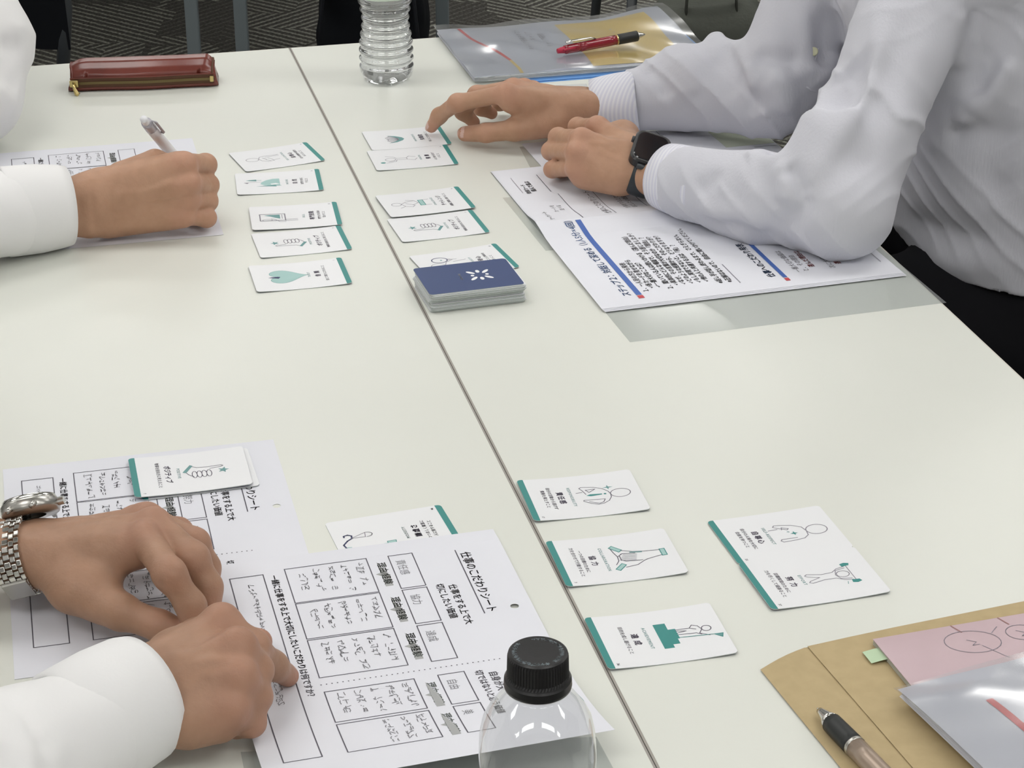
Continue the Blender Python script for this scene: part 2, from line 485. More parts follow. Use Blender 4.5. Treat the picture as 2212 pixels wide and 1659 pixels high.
lamp_mat = bpy.data.materials.new('lamp_diffuser'); lamp_mat.use_nodes = True
_n = lamp_mat.node_tree.nodes; _l = lamp_mat.node_tree.links
_n.remove(_n['Principled BSDF']); _e = _n.new('ShaderNodeEmission'); _e.inputs[0].default_value = (1.0, 0.985, 0.955, 1); _e.inputs[1].default_value = LIGHT
_l.new(_e.outputs[0], _n['Material Output'].inputs[0])
def ceiling_light():
    r = empty('ceiling_light', (0, 0, RH))
    bm = bmesh.new()
    for lo, hi in (((-.62, -.32, -.035), (.62, -.30, 0)), ((-.62, .30, -.035), (.62, .32, 0)), ((-.62, -.30, -.035), (-.60, .30, 0)), ((.60, -.30, -.035), (.62, .30, 0))):
        box_bm(bm, lo, hi)
    bm_obj('frame', bm, MT['wall'], r)
    bm = bmesh.new(); box_bm(bm, (-.60, -.30, -.028), (.60, .30, -.006)); bm_obj('diffuser', bm, lamp_mat, r)
    return r
_cl = None
for ix, x in enumerate((-2.9, -0.95, 1.0, 2.95)):
    for iy, y in enumerate((-1.9, 0.15, 2.2, 4.25, 6.3)):
        if _cl is None: o = _cl = ceiling_light()
        else:
            o = _cl.copy(); COL.objects.link(o)
            for ch in _cl.children:
                c = ch.copy(); COL.objects.link(c); c.parent = o
        o.location = (x, y, RH)
        tag(o, 'long white ceiling light panel above the meeting room, one of a regular grid', 'ceiling light', 'ceiling light panels')

# ================================================================ TABLES
SEAM = Vector((-0.2790, 2.5460)); SD = Vector((0.2366, -0.9716)).normalized(); SN = Vector((-SD.y, SD.x))   # SN points to the right
if SN.x < 0: SN = -SN
def tframe(u, v, z=T):
    """table frame: u metres along the seam from the back edge, v metres right of the seam"""
    p = SEAM + SD * u + SN * v
    return Vector((p.x, p.y, z))
TW, TL = 0.462, 1.80
def make_table(side):
    v0, v1 = (0.0003, TW) if side > 0 else (-TW, -0.0003)
    r = empty('folding_table', tframe(TL / 2, (v0 + v1) / 2, 0), label=(
        'white topped folding table on the right of the seam, under the blue deck' if side > 0 else
        'white topped folding table on the left of the seam, under the brown pencil case'), cat='table')
    Mi = Matrix.Translation(-r.location)
    def quadbox(name, u0, u1, va, vb, z0, z1, m, bev=0.0):
        bm = bmesh.new()
        P = [tframe(u0, va, z0), tframe(u1, va, z0), tframe(u1, vb, z0), tframe(u0, vb, z0)]
        lo = [bm.verts.new(Mi @ p) for p in P]; hi = [bm.verts.new(Mi @ (p + Vector((0, 0, z1 - z0)))) for p in P]
        bm.faces.new(hi); bm.faces.new(lo[::-1])
        for i in range(4):
            j = (i + 1) % 4
            bm.faces.new((lo[i], lo[j], hi[j], hi[i]))
        bmesh.ops.recalc_face_normals(bm, faces=bm.faces)
        if bev: bmesh.ops.bevel(bm, geom=list(bm.edges), offset=bev, segments=2, affect='EDGES')
        return bm_obj(name, bm, m, r)
    e = 0.0016
    quadbox('tabletop', e, TL - e, v0 + e, v1 - e, T - 0.026, T, MT['table'])
    for a, b, c, d in ((0, TL, v0, v0 + e - 0.00005), (0, TL, v1 - e + 0.00005, v1), (0, e - 0.00005, v0 + e, v1 - e), (TL - e + 0.00005, TL, v0 + e, v1 - e)):
        quadbox('edge_band', a, b, c, d, T - 0.027, T - 0.0001, MT['seam'] if abs(c) < .002 and d < .003 and b > 1 and a == 0 and abs(d - c) < .01 or abs(d) < .002 and abs(c) < .01 else MT['table_edge'])
    vc = (v0 + v1) / 2
    for u in (0.16, TL - 0.16):
        quadbox('leg', u - 0.02, u + 0.02, vc - 0.02, vc + 0.02, 0.045, T - 0.027, MT['steel'], 0.004)
        quadbox('foot', u - 0.022, u + 0.022, vc - 0.19, vc + 0.19, 0.018, 0.045, MT['steel'], 0.006)
        for s in (-1, 1):
            p = tframe(u, vc + s * 0.17, 0) - r.location
            lathe('caster', [(0.0, 0.0), (0.016, 0.001), (0.018, 0.009), (0.016, 0.018), (0, 0.018)], MT['black_plastic'], r, 16, (p.x, p.y, 0))
    quadbox('beam', 0.18, TL - 0.18, vc - 0.02, vc + 0.02, T - 0.075, T - 0.035, MT['steel'])
make_table(1); make_table(-1)

# ================================================================ CARDS
CW, CH, CTH = 0.064, 0.089, 0.00055
def rounded(w, h, r, n=5):
    P = []
    for cx, cy, a0 in ((w / 2 - r, h / 2 - r, 0), (-w / 2 + r, h / 2 - r, 90), (-w / 2 + r, -h / 2 + r, 180), (w / 2 - r, -h / 2 + r, 270)):
        for k in range(n + 1):
            a = math.radians(a0 + 90 * k / n)
            P.append((cx + r * math.cos(a), cy + r * math.sin(a)))
    return P
def clip_y(P, y0, y1):
    def half(P, keep, yv):
        out = []
        for i in range(len(P)):
            a, b = P[i], P[(i + 1) % len(P)]
            ka, kb = keep(a[1]), keep(b[1])
            if ka: out.append(a)
            if ka != kb:
                t = (yv - a[1]) / (b[1] - a[1]); out.append((a[0] + t * (b[0] - a[0]), yv))
        return out
    return half(half(P, lambda y: y >= y0, y0), lambda y: y <= y1, y1)
def card_surf(bow, skew=0.0):
    """local card surface in metres from mm; bow lifts the two short ends a little"""
    def f(x, y, z=CTH):
        X, Y = x / 1000, y / 1000
        return Vector((X, Y, z + bow * (Y / (CH / 2)) ** 2 + skew * (Y / (CH / 2) * 0.5 + 0.5)))
    return f
def card_body(surf, top='card', name='stock', parent=None, bottom='navy'):
    """bowed slab with rounded corners; white face, navy back"""
    bands = [-44.5 + 89 * k / 8 for k in range(9)]
    P0 = rounded(64, 89, 3.2)
    bm = bmesh.new(); cache = {}
    def vt(x, y, z):
        k = (round(x, 3), round(y, 3), z)
        if k not in cache: cache[k] = bm.verts.new(surf(x, y, z))
        return cache[k]
    for a, b in zip(bands[:-1], bands[1:]):
        P = clip_y(P0, a, b)
        Q = []
        for p in P:
            if not Q or (abs(p[0] - Q[-1][0]) + abs(p[1] - Q[-1][1])) > 1e-3: Q.append(p)
        if (abs(Q[0][0] - Q[-1][0]) + abs(Q[0][1] - Q[-1][1])) < 1e-3: Q.pop()
        f = bm.faces.new([vt(x, y, CTH) for x, y in Q]); f.material_index = 0
        f = bm.faces.new([vt(x, y, 0.0) for x, y in Q][::-1]); f.material_index = 1
        for i in range(len(Q)):
            p, q = Q[i], Q[(i + 1) % len(Q)]
            if abs(p[1] - q[1]) < 1e-6 and (abs(p[1] - a) < 1e-6 or abs(p[1] - b) < 1e-6) and abs(p[1]) < 44.4: continue
            f = bm.faces.new((vt(*q, CTH), vt(*p, CTH), vt(*p, 0.0), vt(*q, 0.0))); f.material_index = 2
    bmesh.ops.recalc_face_normals(bm, faces=bm.faces)
    return bm_obj(name, bm, [MT[top], MT[bottom], MT['card_edge']], parent)

ICW = 0.62
def ic_responsible(p):
    L = lambda pts, **k: p.line(pts, ICW, 'ink', **k)
    p.circle((1.5, 29), 6.2, ICW, 'ink', 28, ry=7.6)
    L([(1.5, 21.4), (-3, 20.5), (-8, 17), (-11.5, 11), (-13, 4), (-13.2, 1.5), (-12, -0.2), (-8, 1.5), (-2, 3.0)])
    L([(1.5, 21.4), (6, 20.8), (11, 18), (14, 13.5), (15, 9), (12.5, 4), (8, -1), (6.8, -0.6), (7, 4), (7.5, 12), (8, 15.5), (12, 13.5), (13.5, 10), (9.5, 3)])
    L([(-5.5, 0.8), (-5, -4)])
    L([(-8.5, 4), (-8.6, 11.5), (-4.5, 6), (-8.5, 4)])
    p.poly([(-0.6, 15), (0.8, 15), (1.6, 6), (0.2, 2.8), (-1.4, 6)], 'teal')
    p.circle((0.2, 17.3), 1.1, 0, 'teal', 10, fill=True)
    p.poly([(-9, 25.5), (-8.2, 22.2), (-5.5, 21.5), (-8.2, 20.7), (-9, 17.5), (-9.8, 20.7), (-12.5, 21.5), (-9.8, 22.2)], 'teal_mid')
def ic_collab(p):
    def cuff(c, a, w=9, h=3.6):
        cs, sn = math.cos(a), math.sin(a)
        q = [(c[0] + x * cs - y * sn, c[1] + x * sn + y * cs) for x, y in ((-w / 2, -h / 2), (w / 2, -h / 2), (w / 2, h / 2), (-w / 2, h / 2))]
        p.poly(q, 'teal_light'); p.line(q, 0.7, 'teal', closed=True)
    cuff((0, 35), 0); cuff((-12.5, 2.5), math.radians(42)); cuff((12.5, 0.5), math.radians(-42))
    L = lambda pts: p.line(pts, ICW, 'ink')
    L([(-3.6, 33), (-5, 22), (-6.5, 14), (-10, 6)]); L([(3.6, 33), (6, 22), (7.5, 19), (12, 13), (13.5, 4)])
    L([(-14, -1), (-8, 0), (-2, 1.5), (4, 1), (9, -2)]); L([(-4, 15), (-5.5, 6), (-2, 2)])
    for k in range(5): p.line([(-3.5 + 1.8 * k, 6 - 0.9 * k), (-2.5 + 1.9 * k, 16 - 0.6 * k)], 0.5, 'ink_soft')
    L([(-5, 5), (-3, 3.2), (3, 3), (5.5, 6), (6.5, 18)]); p.line([(-6, 12), (-4.5, 20)], 1.2, 'teal_mid')
def ic_achieve(p):
    p.poly([(-15, -1), (15, -1), (15, 6), (11, 6), (11, 11), (-1, 11), (-1, 7.5), (-15, 7.5)], 'teal')
    p.poly([(-15, -1), (-15, 7.5), (-7, 7.5), (-7, 12.5), (5, 12.5), (5, 9), (11, 9), (11, 5), (15, 5), (15, -1)], 'teal')
    L = lambda pts, **k: p.line(pts, ICW, 'ink', **k)
    L([(-5.5, 12.5), (-5.2, 22), (-8.5, 24.5), (-6.5, 28), (-2, 29.8), (2.5, 27), (4.5, 30), (6.5, 33)])
    L([(-4, 12.5), (-2.6, 19), (-1.5, 12.5)]); L([(0.6, 12.5), (1.2, 20), (1.5, 25), (4, 28)]); L([(-5.2, 22), (-3, 26)])
    p.circle((-2.2, 33), 3.2, ICW, 'ink', 18)
    p.line([(4, 12.5), (6.5, 38)], 0.6, 'teal'); p.poly([(6.3, 36), (11, 40.5), (6.7, 42)], 'teal_mid'); p.line([(6.3, 36), (11, 40.5), (6.7, 42)], 0.6, 'teal', closed=True)
def ic_self(p):
    L = lambda pts, **k: p.line(pts, ICW + 0.1, 'ink_soft', **k)
    p.circle((0, 29), 6.6, ICW + 0.1, 'ink_soft', 28, ry=8)
    L([(0, 21), (-6, 19.5), (-10.5, 13), (-12.5, 5), (-13, 0.5), (-11, -1), (-8, 3), (-5, 8), (-6.5, 9.5), (-9, 5), (-6, 4)])
    L([(0, 21), (6, 20), (9.5, 16), (10.5, 9), (11, -1), (9, -2.4), (7.2, -1), (7.4, 11)])
    L([(-7.5, 1), (-7, -6)])
    p.poly([(1, 14), (1.8, 11.8), (4, 11.2), (1.8, 10.4), (1, 8), (0.2, 10.4), (-2, 11.2), (0.2, 11.8)], 'teal')
    p.circle((-2, 7.5), 0.8, 0.35, 'teal_mid', 8)
def ic_effort(p):
    L = lambda pts, **k: p.line(pts, ICW, 'ink_soft', **k)
    p.circle((0, 22), 4.0, ICW, 'ink_soft', 20, ry=4.6)
    L([(-9, 26.5), (-7.5, 20), (-4, 15.5), (-3.4, 7), (-6, -3), (-4.6, -5), (-3, -3.6), (0, 4.5), (3, -3.6), (4.6, -5), (6, -3), (3.6, 7), (4, 15.5), (7.5, 20), (9, 26.5)])
    L([(-7, 26), (-5.5, 18.5), (0, 16.5), (5.5, 18.5), (7, 26)])
    L([(-11, 28), (11, 28)])
    for s in (-1, 1):
        p.poly([(s * 9, 25), (s * 12.5, 24.5), (s * 13.5, 28), (s * 12.2, 31.5), (s * 9.5, 30.5)], 'teal')
    p.line([(10.5, 21.5), (13.5, 20.5)], 0.5, 'teal_mid')
def ic_thumb(p):
    L = lambda pts, **k: p.line(pts, ICW, 'ink', **k)
    L([(-10, 0.5), (-6.2, 6), (-5.5, 13), (-5.8, 24.5), (-4.4, 26), (-3.2, 24), (-2.4, 15.5)])
    L([(-1, -3.5), (4.5, -1), (8, 2.5)])
    for k in range(4):
        y = 3.3 + 3.7 * k
        P = [(4.8 + 5.6 * math.cos(a) * 0.95, y + 1.9 * math.sin(a)) for a in [2 * math.pi * j / 14 for j in range(14)]]
        L(P, closed=True)
    p.poly([(-11.5, 1), (-0.5, -5.6), (0.8, -2.8), (-9.8, 3.2)], 'teal_mid')
    st = []
    for k in range(10):
        r = 4.6 if k % 2 == 0 else 1.9; a = math.radians(90 + 36 * k)
        st.append((2.5 + r * math.cos(a), 25.5 + r * math.sin(a)))
    p.poly(st, 'teal_mid')
def ic_person(p):
    L = lambda pts, **k: p.line(pts, ICW, 'ink_soft', **k)
    p.circle((1, 27), 5.4, ICW, 'ink_soft', 22, ry=7)
    L([(1, 20), (7, 17.5), (9, 12), (8, 3), (9, -4)]); L([(1, 20), (-5, 18), (-9, 12), (-8, 5), (-3, 6.5), (2, 9.5)])
    L([(-3, 13), (-8.5, 8.5)]); L([(5, 12), (6, -4)]); L([(-6, 4), (-5, -2)]); p.line([(-2, 12), (3, 15)], 0.9, 'ink_soft')
def ic_hill(p):
    p.poly([(-9.5, -1), (11.5, -1), (11.5, 6), (8, 13), (3, 17.5), (-3, 19.5), (-7, 15), (-9, 8)], 'teal_light')
    for x, y0, y1 in ((-9.2, 0, 24), (8.5, 20, 34)):
        p.line([(x, y0 - 2), (x, y0 + 4)], 0.7, 'teal'); p.poly([(x - 2.6, y0 + 3), (x + 2.6, y0 + 3), (x + 1.4, y0 + 10), (x, y1), (x - 1.4, y0 + 10)], 'teal_mid')
    p.line([(3, 18), (2, 36)], 0.6, 'ink_soft'); p.poly([(2, 36), (-1, 33), (2, 31)], 'ink_soft')
    p.poly([(-5, -1), (-1.5, 3), (-3, 9), (-6, 8)], 'card')
def ic_phone(p):
    p.line([(-9, 10), (9, 10), (9, 35), (-9, 35)], 1.2, 'ink_soft', closed=True)
    p.poly([(-4, 15), (7, 15), (7, 25), (5.5, 31), (2.5, 24), (-1, 20)], 'teal_mid')
    p.line([(-4, 13), (7, 13)], 0.6, 'ink_soft')
    for x in (-10.5, -7): p.line([(x, 10), (x + 0.5, -2)], 0.8, 'ink_soft')
    p.line([(-3.5, 24), (-6, 20), (-12, 16), (-13, 10)], 0.8, 'ink_soft'); p.circle((-7, 28), 2, 0.6, 'ink_soft', 14, ry=5)
def ic_heart(p):
    P = []
    for k in range(48):
        t = 2 * math.pi * k / 48
        P.append((16 * math.sin(t) ** 3 * 0.95, 13 + (13 * math.cos(t) - 5 * math.cos(2 * t) - 2 * math.cos(3 * t) - math.cos(4 * t)) * 1.25))
    p.poly(P, 'teal_light'); p.line(P, 0.5, 'teal_mid', closed=True)
    p.poly([(-1, 30), (-4, 20), (-5.5, 12), (-4.5, 4), (-2.5, 3.5), (-3.5, 11), (-1.5, 15), (1, 20), (0.5, 26)], 'ink_navy')
    p.poly([(0.5, 20), (1.2, 12), (4.5, 4.5), (6, 6), (6.5, 13), (3.6, 11), (2.4, 20)], 'ink_navy')
def ic_book(p):
    P = [(-13, 22), (-10, 12), (-5, 5), (0, 2.5), (5, 4.5), (10, 11), (13, 20), (8, 12), (0, 7), (-8, 13)]
    p.poly(P[:5] + [(5, 4.5), (10, 11), (13, 20), (7.5, 13), (0, 8.5), (-8, 14)], 'teal_mid')
    for k in range(-4, 5): p.line([(k * 0.8, 9), (k * 2.7, 22 - abs(k) * 0.8)], 0.7, 'ink_soft')
    p.line([(-10, 18), (-5, 22), (0, 20), (5, 23), (11, 17)], 0.6, 'ink_soft')
def ic_jump(p):
    L = lambda pts, **k: p.line(pts, ICW, 'ink_soft', **k)
    p.circle((-1, 24), 4.4, ICW, 'ink_soft', 20, ry=5.6)
    L([(-11, 30), (-8, 19), (-2, 17), (-2.5, 6), (-6, -2)]); L([(10, 28), (6, 19), (2, 17), (2.5, 6), (7, 3), (4, -4)])
    L([(-2.5, 6), (2.5, 6)]); L([(-6, -2), (-1, -5)]); L([(-8, 27), (-5, 20)])
    p.circle((-10, 33.5), 2, 0, 'teal', 14, ry=2.8, fill=True)
def ic_hurdle(p):
    L = lambda pts, **k: p.line(pts, ICW, 'ink_soft', **k)
    p.circle((1, 30), 4.2, ICW, 'ink_soft', 20, ry=5)
    L([(1, 25), (-6, 22), (-9, 15), (-5, 12), (2, 20)]); L([(1, 25), (6, 19), (8, 10), (1, 7), (-4, 14)]); L([(-6, 22), (-10, 28)]); L([(8, 10), (11, 18)])
    p.poly([(-7, 1), (8, 1), (8, 6), (-7, 6)], 'teal_light'); p.line([(-7, 1), (8, 1), (8, 6), (-7, 6)], 0.8, 'teal', closed=True)
    L([(-7, 1), (-7, -5)]); L([(8, 1), (8, -5)])
def ic_curious(p):
    L = lambda pts, **k: p.line(pts, ICW, 'ink_soft', **k)
    p.circle((-1, 26), 6, ICW, 'ink_soft', 24, ry=7)
    L([(-1, 19), (-8, 17), (-9.5, 7), (-8, -3), (-5.5, -3), (-5.5, 7)]); L([(-1, 19), (6, 16), (11, 8), (14, 13)]); L([(5.5, 9), (7, -4)])
    p.circle((12.5, 20.5), 6.2, 1.0, 'ink_navy', 24, ry=7.6); L([(12, 12.8), (10.6, 4)])
    p.circle((12, 19), 1.1, 0, 'teal_mid', 8, fill=True)
def ic_rod(p):
    q = [(-15, 2), (-8, 1), (-8, 7.5), (-15, 8)]
    p.poly(q, 'teal_light'); p.line(q, 0.6, 'teal', closed=True)
    p.poly([(-13, 8), (-10, 8), (-10.6, 12), (-12.2, 12)], 'teal_light')
    p.line([(-11.4, 12), (-10, 34)], 1.5, 'ink_navy'); p.poly([(-11.5, 34), (-8.2, 34), (-7.6, 37), (-9, 40), (-11.8, 38)], 'teal_light')
    p.line([(-9.4, 38), (-4, 39), (1, 35), (3.8, 31), (7.5, 30.5), (9.4, 33), (8.5, 36), (6.6, 36.2)], 1.3, 'ink_navy')
    p.line([(4, 31), (3.2, 21), (9.5, 20), (4.2, 31)], 0.55, 'ink_soft'); p.circle((6.3, 19.8), 3.2, 0.6, 'ink_soft', 16, ry=4.6, a0=180, a1=360)

THMB = ('POSITIVE', 'ポジティブ', ['物事を前向きに考えること'], '7', ic_thumb)
CARD = {
 'F1': ('RESPONSIBILITY', '責任感', ['自分の言動から逃げず', '責務を果たすこと'], '17', ic_responsible),
 'F2': ('COLLABORATION', '協力', ['一つの目標のために', '力を合わせて行動すること'], '3', ic_collab),
 'F3': ('ACHIEVEMENT', '達成', ['目的を成し遂げること'], '36', ic_achieve),
 'F4': ('SELF-RESPECT', '自尊心', ['自分の人格を大切に', '自信を持つこと'], '25', ic_self),
 'F5': ('EFFORT', '努力', ['目標実現のために', '力を尽くして頑張ること'], '37', ic_effort),
 'L1': ('SELF-CONTROL', '自制心', ['自分の感情や欲望を', 'おさえること'], '4', ic_person),
 'L2': ('NATURE', '自然', ['自然を大切に', 'すること'], '8', ic_hill),
 'L3': ('SKILL', '専門技能', ['専門の力を高め', '活かすこと'], '12', ic_phone),
 'L4': THMB, 'R4': THMB, 'B1': THMB,
 'L5': ('TRUST', '信頼', ['信じて頼りにされること'], '1', ic_heart),
 'R1': ('KNOWLEDGE', '知識欲', ['新しいことを知ること'], '20', ic_book),
 'R2': ('HEALTH', '健康', ['心と体が元気で', 'いること'], '6', ic_jump),
 'R3': ('CHALLENGE', 'チャレンジ', ['困難に挑戦し続けること'], '9', ic_hurdle),
 'R5': ('CURIOSITY', '好奇心', ['未知のことに興味を', '持つこと'], '15', ic_curious),
 'G1': ('MODESTY', '謙虚さ', ['つつましく素直に', '人に接すること'], '46', ic_rod),
}
def make_card(key, x, y, phi, label, z=0.0, bow=0.0010, skew=0.0, tilt=None, group='value cards dealt on the tables'):
    en, ja, desc, num, icon = CARD[key]
    root = empty('playing_card', (x, y, T + z), phi, label, 'card', group)
    if tilt: root.rotation_euler = (tilt[0], tilt[1], phi)
    sf = card_surf(bow, skew)
    card_body(sf, parent=root)
    st = Print()
    P0 = rounded(63.9, 88.9, 3.2)
    st.poly(clip_y(P0, -44.45, -39.6), 'teal')
    st.build('stripe', sf, root, 0.00006)
    il = Print(); icon(il); il.build('illustration', sf, root, 0.00008)
    tx = Print()
    tx.text(en, (0, -9.6), 3.3, 'teal_mid', align='C', spacing=1.25, bold=0.07)
    sp = {2: 1.9, 3: 1.25, 4: 1.1}.get(len(ja), 1.0)
    tx.text(ja, (0, -18.6), 5.6, 'ink', align='C', spacing=sp, bold=0.22)
    for k, d in enumerate(desc):
        tx.text(d, (0, -25.0 - 5.0 * k), 3.4, 'ink', align='C', bold=0.05)
    tx.text(num, (27.5, -37.4), 2.6, 'ink', align='C', bold=0.08)
    tx.build('lettering', sf, root, 0.00008)
    return root
PI2 = math.pi / 2
for key, x, y, th, lab, kw in (
    ('L1', -0.2539, 2.1371, 0.4138, 'white card with the 自制心 outline figure, skewed farthest card of the left column', {}),
    ('L2', -0.2439, 2.0595, 0.1614, 'white card with a pale teal hill and trees, left column', {}),
    ('L3', -0.2175, 1.9591, 0.1689, 'white card showing a hand tapping a phone screen, left column', dict(z=0.0009)),
    ('L4', -0.2053, 1.8924, 0.2561, 'white thumbs up card in the left column, between the phone card and the heart card', {}),
    ('L5', -0.1991, 1.8087, 0.2376, 'white card with a teal heart holding two navy hands', dict(bow=0.0014)),
    ('R2', -0.1073, 2.1344, 0.235, 'white card with a figure jumping after a teal ball, right column', {}),
    ('R3', -0.0884, 1.9982, 0.3132, 'white card with a runner over a teal hurdle', dict(z=0.0009)),
    ('R4', -0.0733, 1.9337, 0.3003, 'white thumbs up card right of the seam, above the navy deck', {})):
    make_card(key, x, y, th + PI2, lab, **kw)
_a, _b = at(766, 284), at(805, 325)      # card under the fingertip: its short far side
_c = (at(766, 284) + at(965, 309)) / 2
make_card('R1', -0.1165, 2.1985, 0.245 + PI2, 'white card with an open teal book, touched by the right man’s fingertip'.replace('’', "'"))
_r5 = at(998, 545)
make_card('R5', -0.0455, 1.8405, 0.375 + PI2, 'white card with a figure and magnifying glass, partly under the navy deck')
for key, x, y, th, lab, kw in (
    ('F1', 0.0532, 1.3802, 0.2045, 'white card 責任感 with a star beside a figure in a tie', dict(bow=0.0016)),
    ('F2', 0.0742, 1.2883, 0.2188, 'white card 協力 with three joined hands in teal cuffs', dict(bow=0.0016)),
    ('F3', 0.099, 1.1854, 0.2235, 'white card 達成 with a climber on a solid teal podium', dict(bow=0.0016)),
    ('F4', 0.1949, 1.3218, 0.2738, 'white card 自尊心 with a round headed figure, farther of the touching pair', dict(bow=0.0006)),
    ('F5', 0.2117, 1.2596, 0.2699, 'white card 努力 with a weight lifter, nearer of the touching pair', dict(z=0.0004, bow=0.0012))):
    make_card(key, x, y, th - PI2, lab, **kw)

# deck of cards: every card is a card
NDK = 30; DKT = 0.0006
def deck_card_mesh(top, name):
    sf = lambda x, y, z=DKT: Vector((x / 1000, y / 1000, z))
    bm = bmesh.new(); P = rounded(64, 89, 3.6, 4)
    a = [bm.verts.new((x / 1000, y / 1000, DKT * 0.93)) for x, y in P]; b = [bm.verts.new((x / 1000, y / 1000, 0)) for x, y in P]
    f = bm.faces.new(a); f.material_index = 0
    f = bm.faces.new(b[::-1]); f.material_index = 0
    for i in range(len(P)):
        j = (i + 1) % len(P); f = bm.faces.new((a[j], a[i], b[i], b[j])); f.material_index = 1
    bmesh.ops.recalc_face_normals(bm, faces=bm.faces)
    me = bpy.data.meshes.new(name); bm.to_mesh(me); bm.free()
    me.materials.append(MT[top]); me.materials.append(MT['card_edge'])
    return me
dm = deck_card_mesh('card', 'deck_card'); dm_top = deck_card_mesh('navy', 'deck_top_card')
dth = 0.29
dc = Vector((-0.0393, 1.7652))
rk = random.Random(3)
for k in range(NDK):
    o = bpy.data.objects.new('playing_card', dm if k < NDK - 1 else dm_top); COL.objects.link(o)
    j = 0.0006 if k not in (12, 13, 22) else 0.0014
    sh = 0.0018 * math.sin(k * 0.33)
    o.location = (dc.x + rk.uniform(-j, j) + sh * 0.6, dc.y + rk.uniform(-j, j) - sh, T + 0.0001 + k * DKT)
    o.rotation_euler = (0, 0, dth - PI2 + rk.uniform(-0.006, 0.006))
    if k < NDK - 1:
        tag(o, 'pale edged card squared up in the stacked deck beneath its navy top card', 'card', 'cards stacked in the deck')
    else:
        tag(o, 'navy card back with a white petal emblem, lying on top of the deck', 'card')
        p = Print()
        for k2 in range(8):
            a = math.radians(90 + 45 * k2)
            L, w = (9.5, 2.0) if k2 % 2 else (5.2, 2.0)
            L = {0: 3.4, 1: 9.5, 2: 6.6, 3: 9.5, 4: 3.4, 5: 9.5, 6: 6.6, 7: 9.5}[k2]
            c = (math.cos(a) * (5.2 + L / 2), 11 + math.sin(a) * (5.2 + L / 2))
            p.circle(c, L / 2, 0, 'white_ink', 16, ry=1.9, fill=True, rot=math.degrees(a))
        p.text('life values', (0, -8), 3.2, 'white_ink', align='C', spacing=1.15, bold=0.06)
        p.build('emblem', lambda x, y: Vector((x / 1000, y / 1000, DKT * 0.93)), o, 0.00008)
# ================================================================ PAPERS
def smooth01(t): t = min(max(t, 0.0), 1.0); return t * t * (3 - 2 * t)
def paper_grid(name, us, vs, surf, m, parent=None, holes=(), thick=0.00012, label=None, skip=None):
    """sheet built from a grid of u x v lines (mm) on surf; punched holes are real openings"""
    bm = bmesh.new(); C = {}
    def vt(x, y):
        k = (round(x, 3), round(y, 3))
        if k not in C: C[k] = bm.verts.new(surf(x, y))
        return C[k]
    for i in range(len(us) - 1):
        for j in range(len(vs) - 1):
            u0, u1, v0, v1 = us[i], us[i + 1], vs[j], vs[j + 1]
            if skip and skip((u0 + u1) / 2, (v0 + v1) / 2): continue
            h = [q for q in holes if u0 < q[0] < u1 and min(v0, v1) < q[1] < max(v0, v1)]
            if not h:
                bm.faces.new((vt(u0, v0), vt(u1, v0), vt(u1, v1), vt(u0, v1)))
            else:
                hx, hy, hr = h[0]
                N = 16; ring = [(hx + hr * math.cos(2 * math.pi * k / N), hy + hr * math.sin(2 * math.pi * k / N)) for k in range(N)]
                def outer(k):
                    a = 2 * math.pi * k / N; c, s = math.cos(a), math.sin(a)
                    t = min(((u1 - hx) if c > 0 else (u0 - hx)) / c if abs(c) > 1e-6 else 1e9, ((max(v0, v1) - hy) if s > 0 else (min(v0, v1) - hy)) / s if abs(s) > 1e-6 else 1e9)
                    return (hx + c * t, hy + s * t)
                for k in range(N):
                    a, b = ring[k], ring[(k + 1) % N]; A, B = outer(k), outer((k + 1) % N)
                    bm.faces.new((vt(*a), vt(*A), vt(*B), vt(*b)))
    bmesh.ops.recalc_face_normals(bm, faces=bm.faces)
    bm.normal_update()
    bad = [f for f in bm.faces if f.normal.z < 0]
    if bad: bmesh.ops.reverse_faces(bm, faces=bad)
    film = m.name in ('clear_plastic_film', 'smoky_plastic_film', 'clear_plastic_film_glossy')
    o = bm_obj(name, bm, m, parent, smooth=film, label=label)
    if film: return o
    md = o.modifiers.new('thickness', 'SOLIDIFY'); md.thickness = thick; md.offset = -1
    return o
def span(a, b, n): return [a + (b - a) * k / n for k in range(n + 1)]

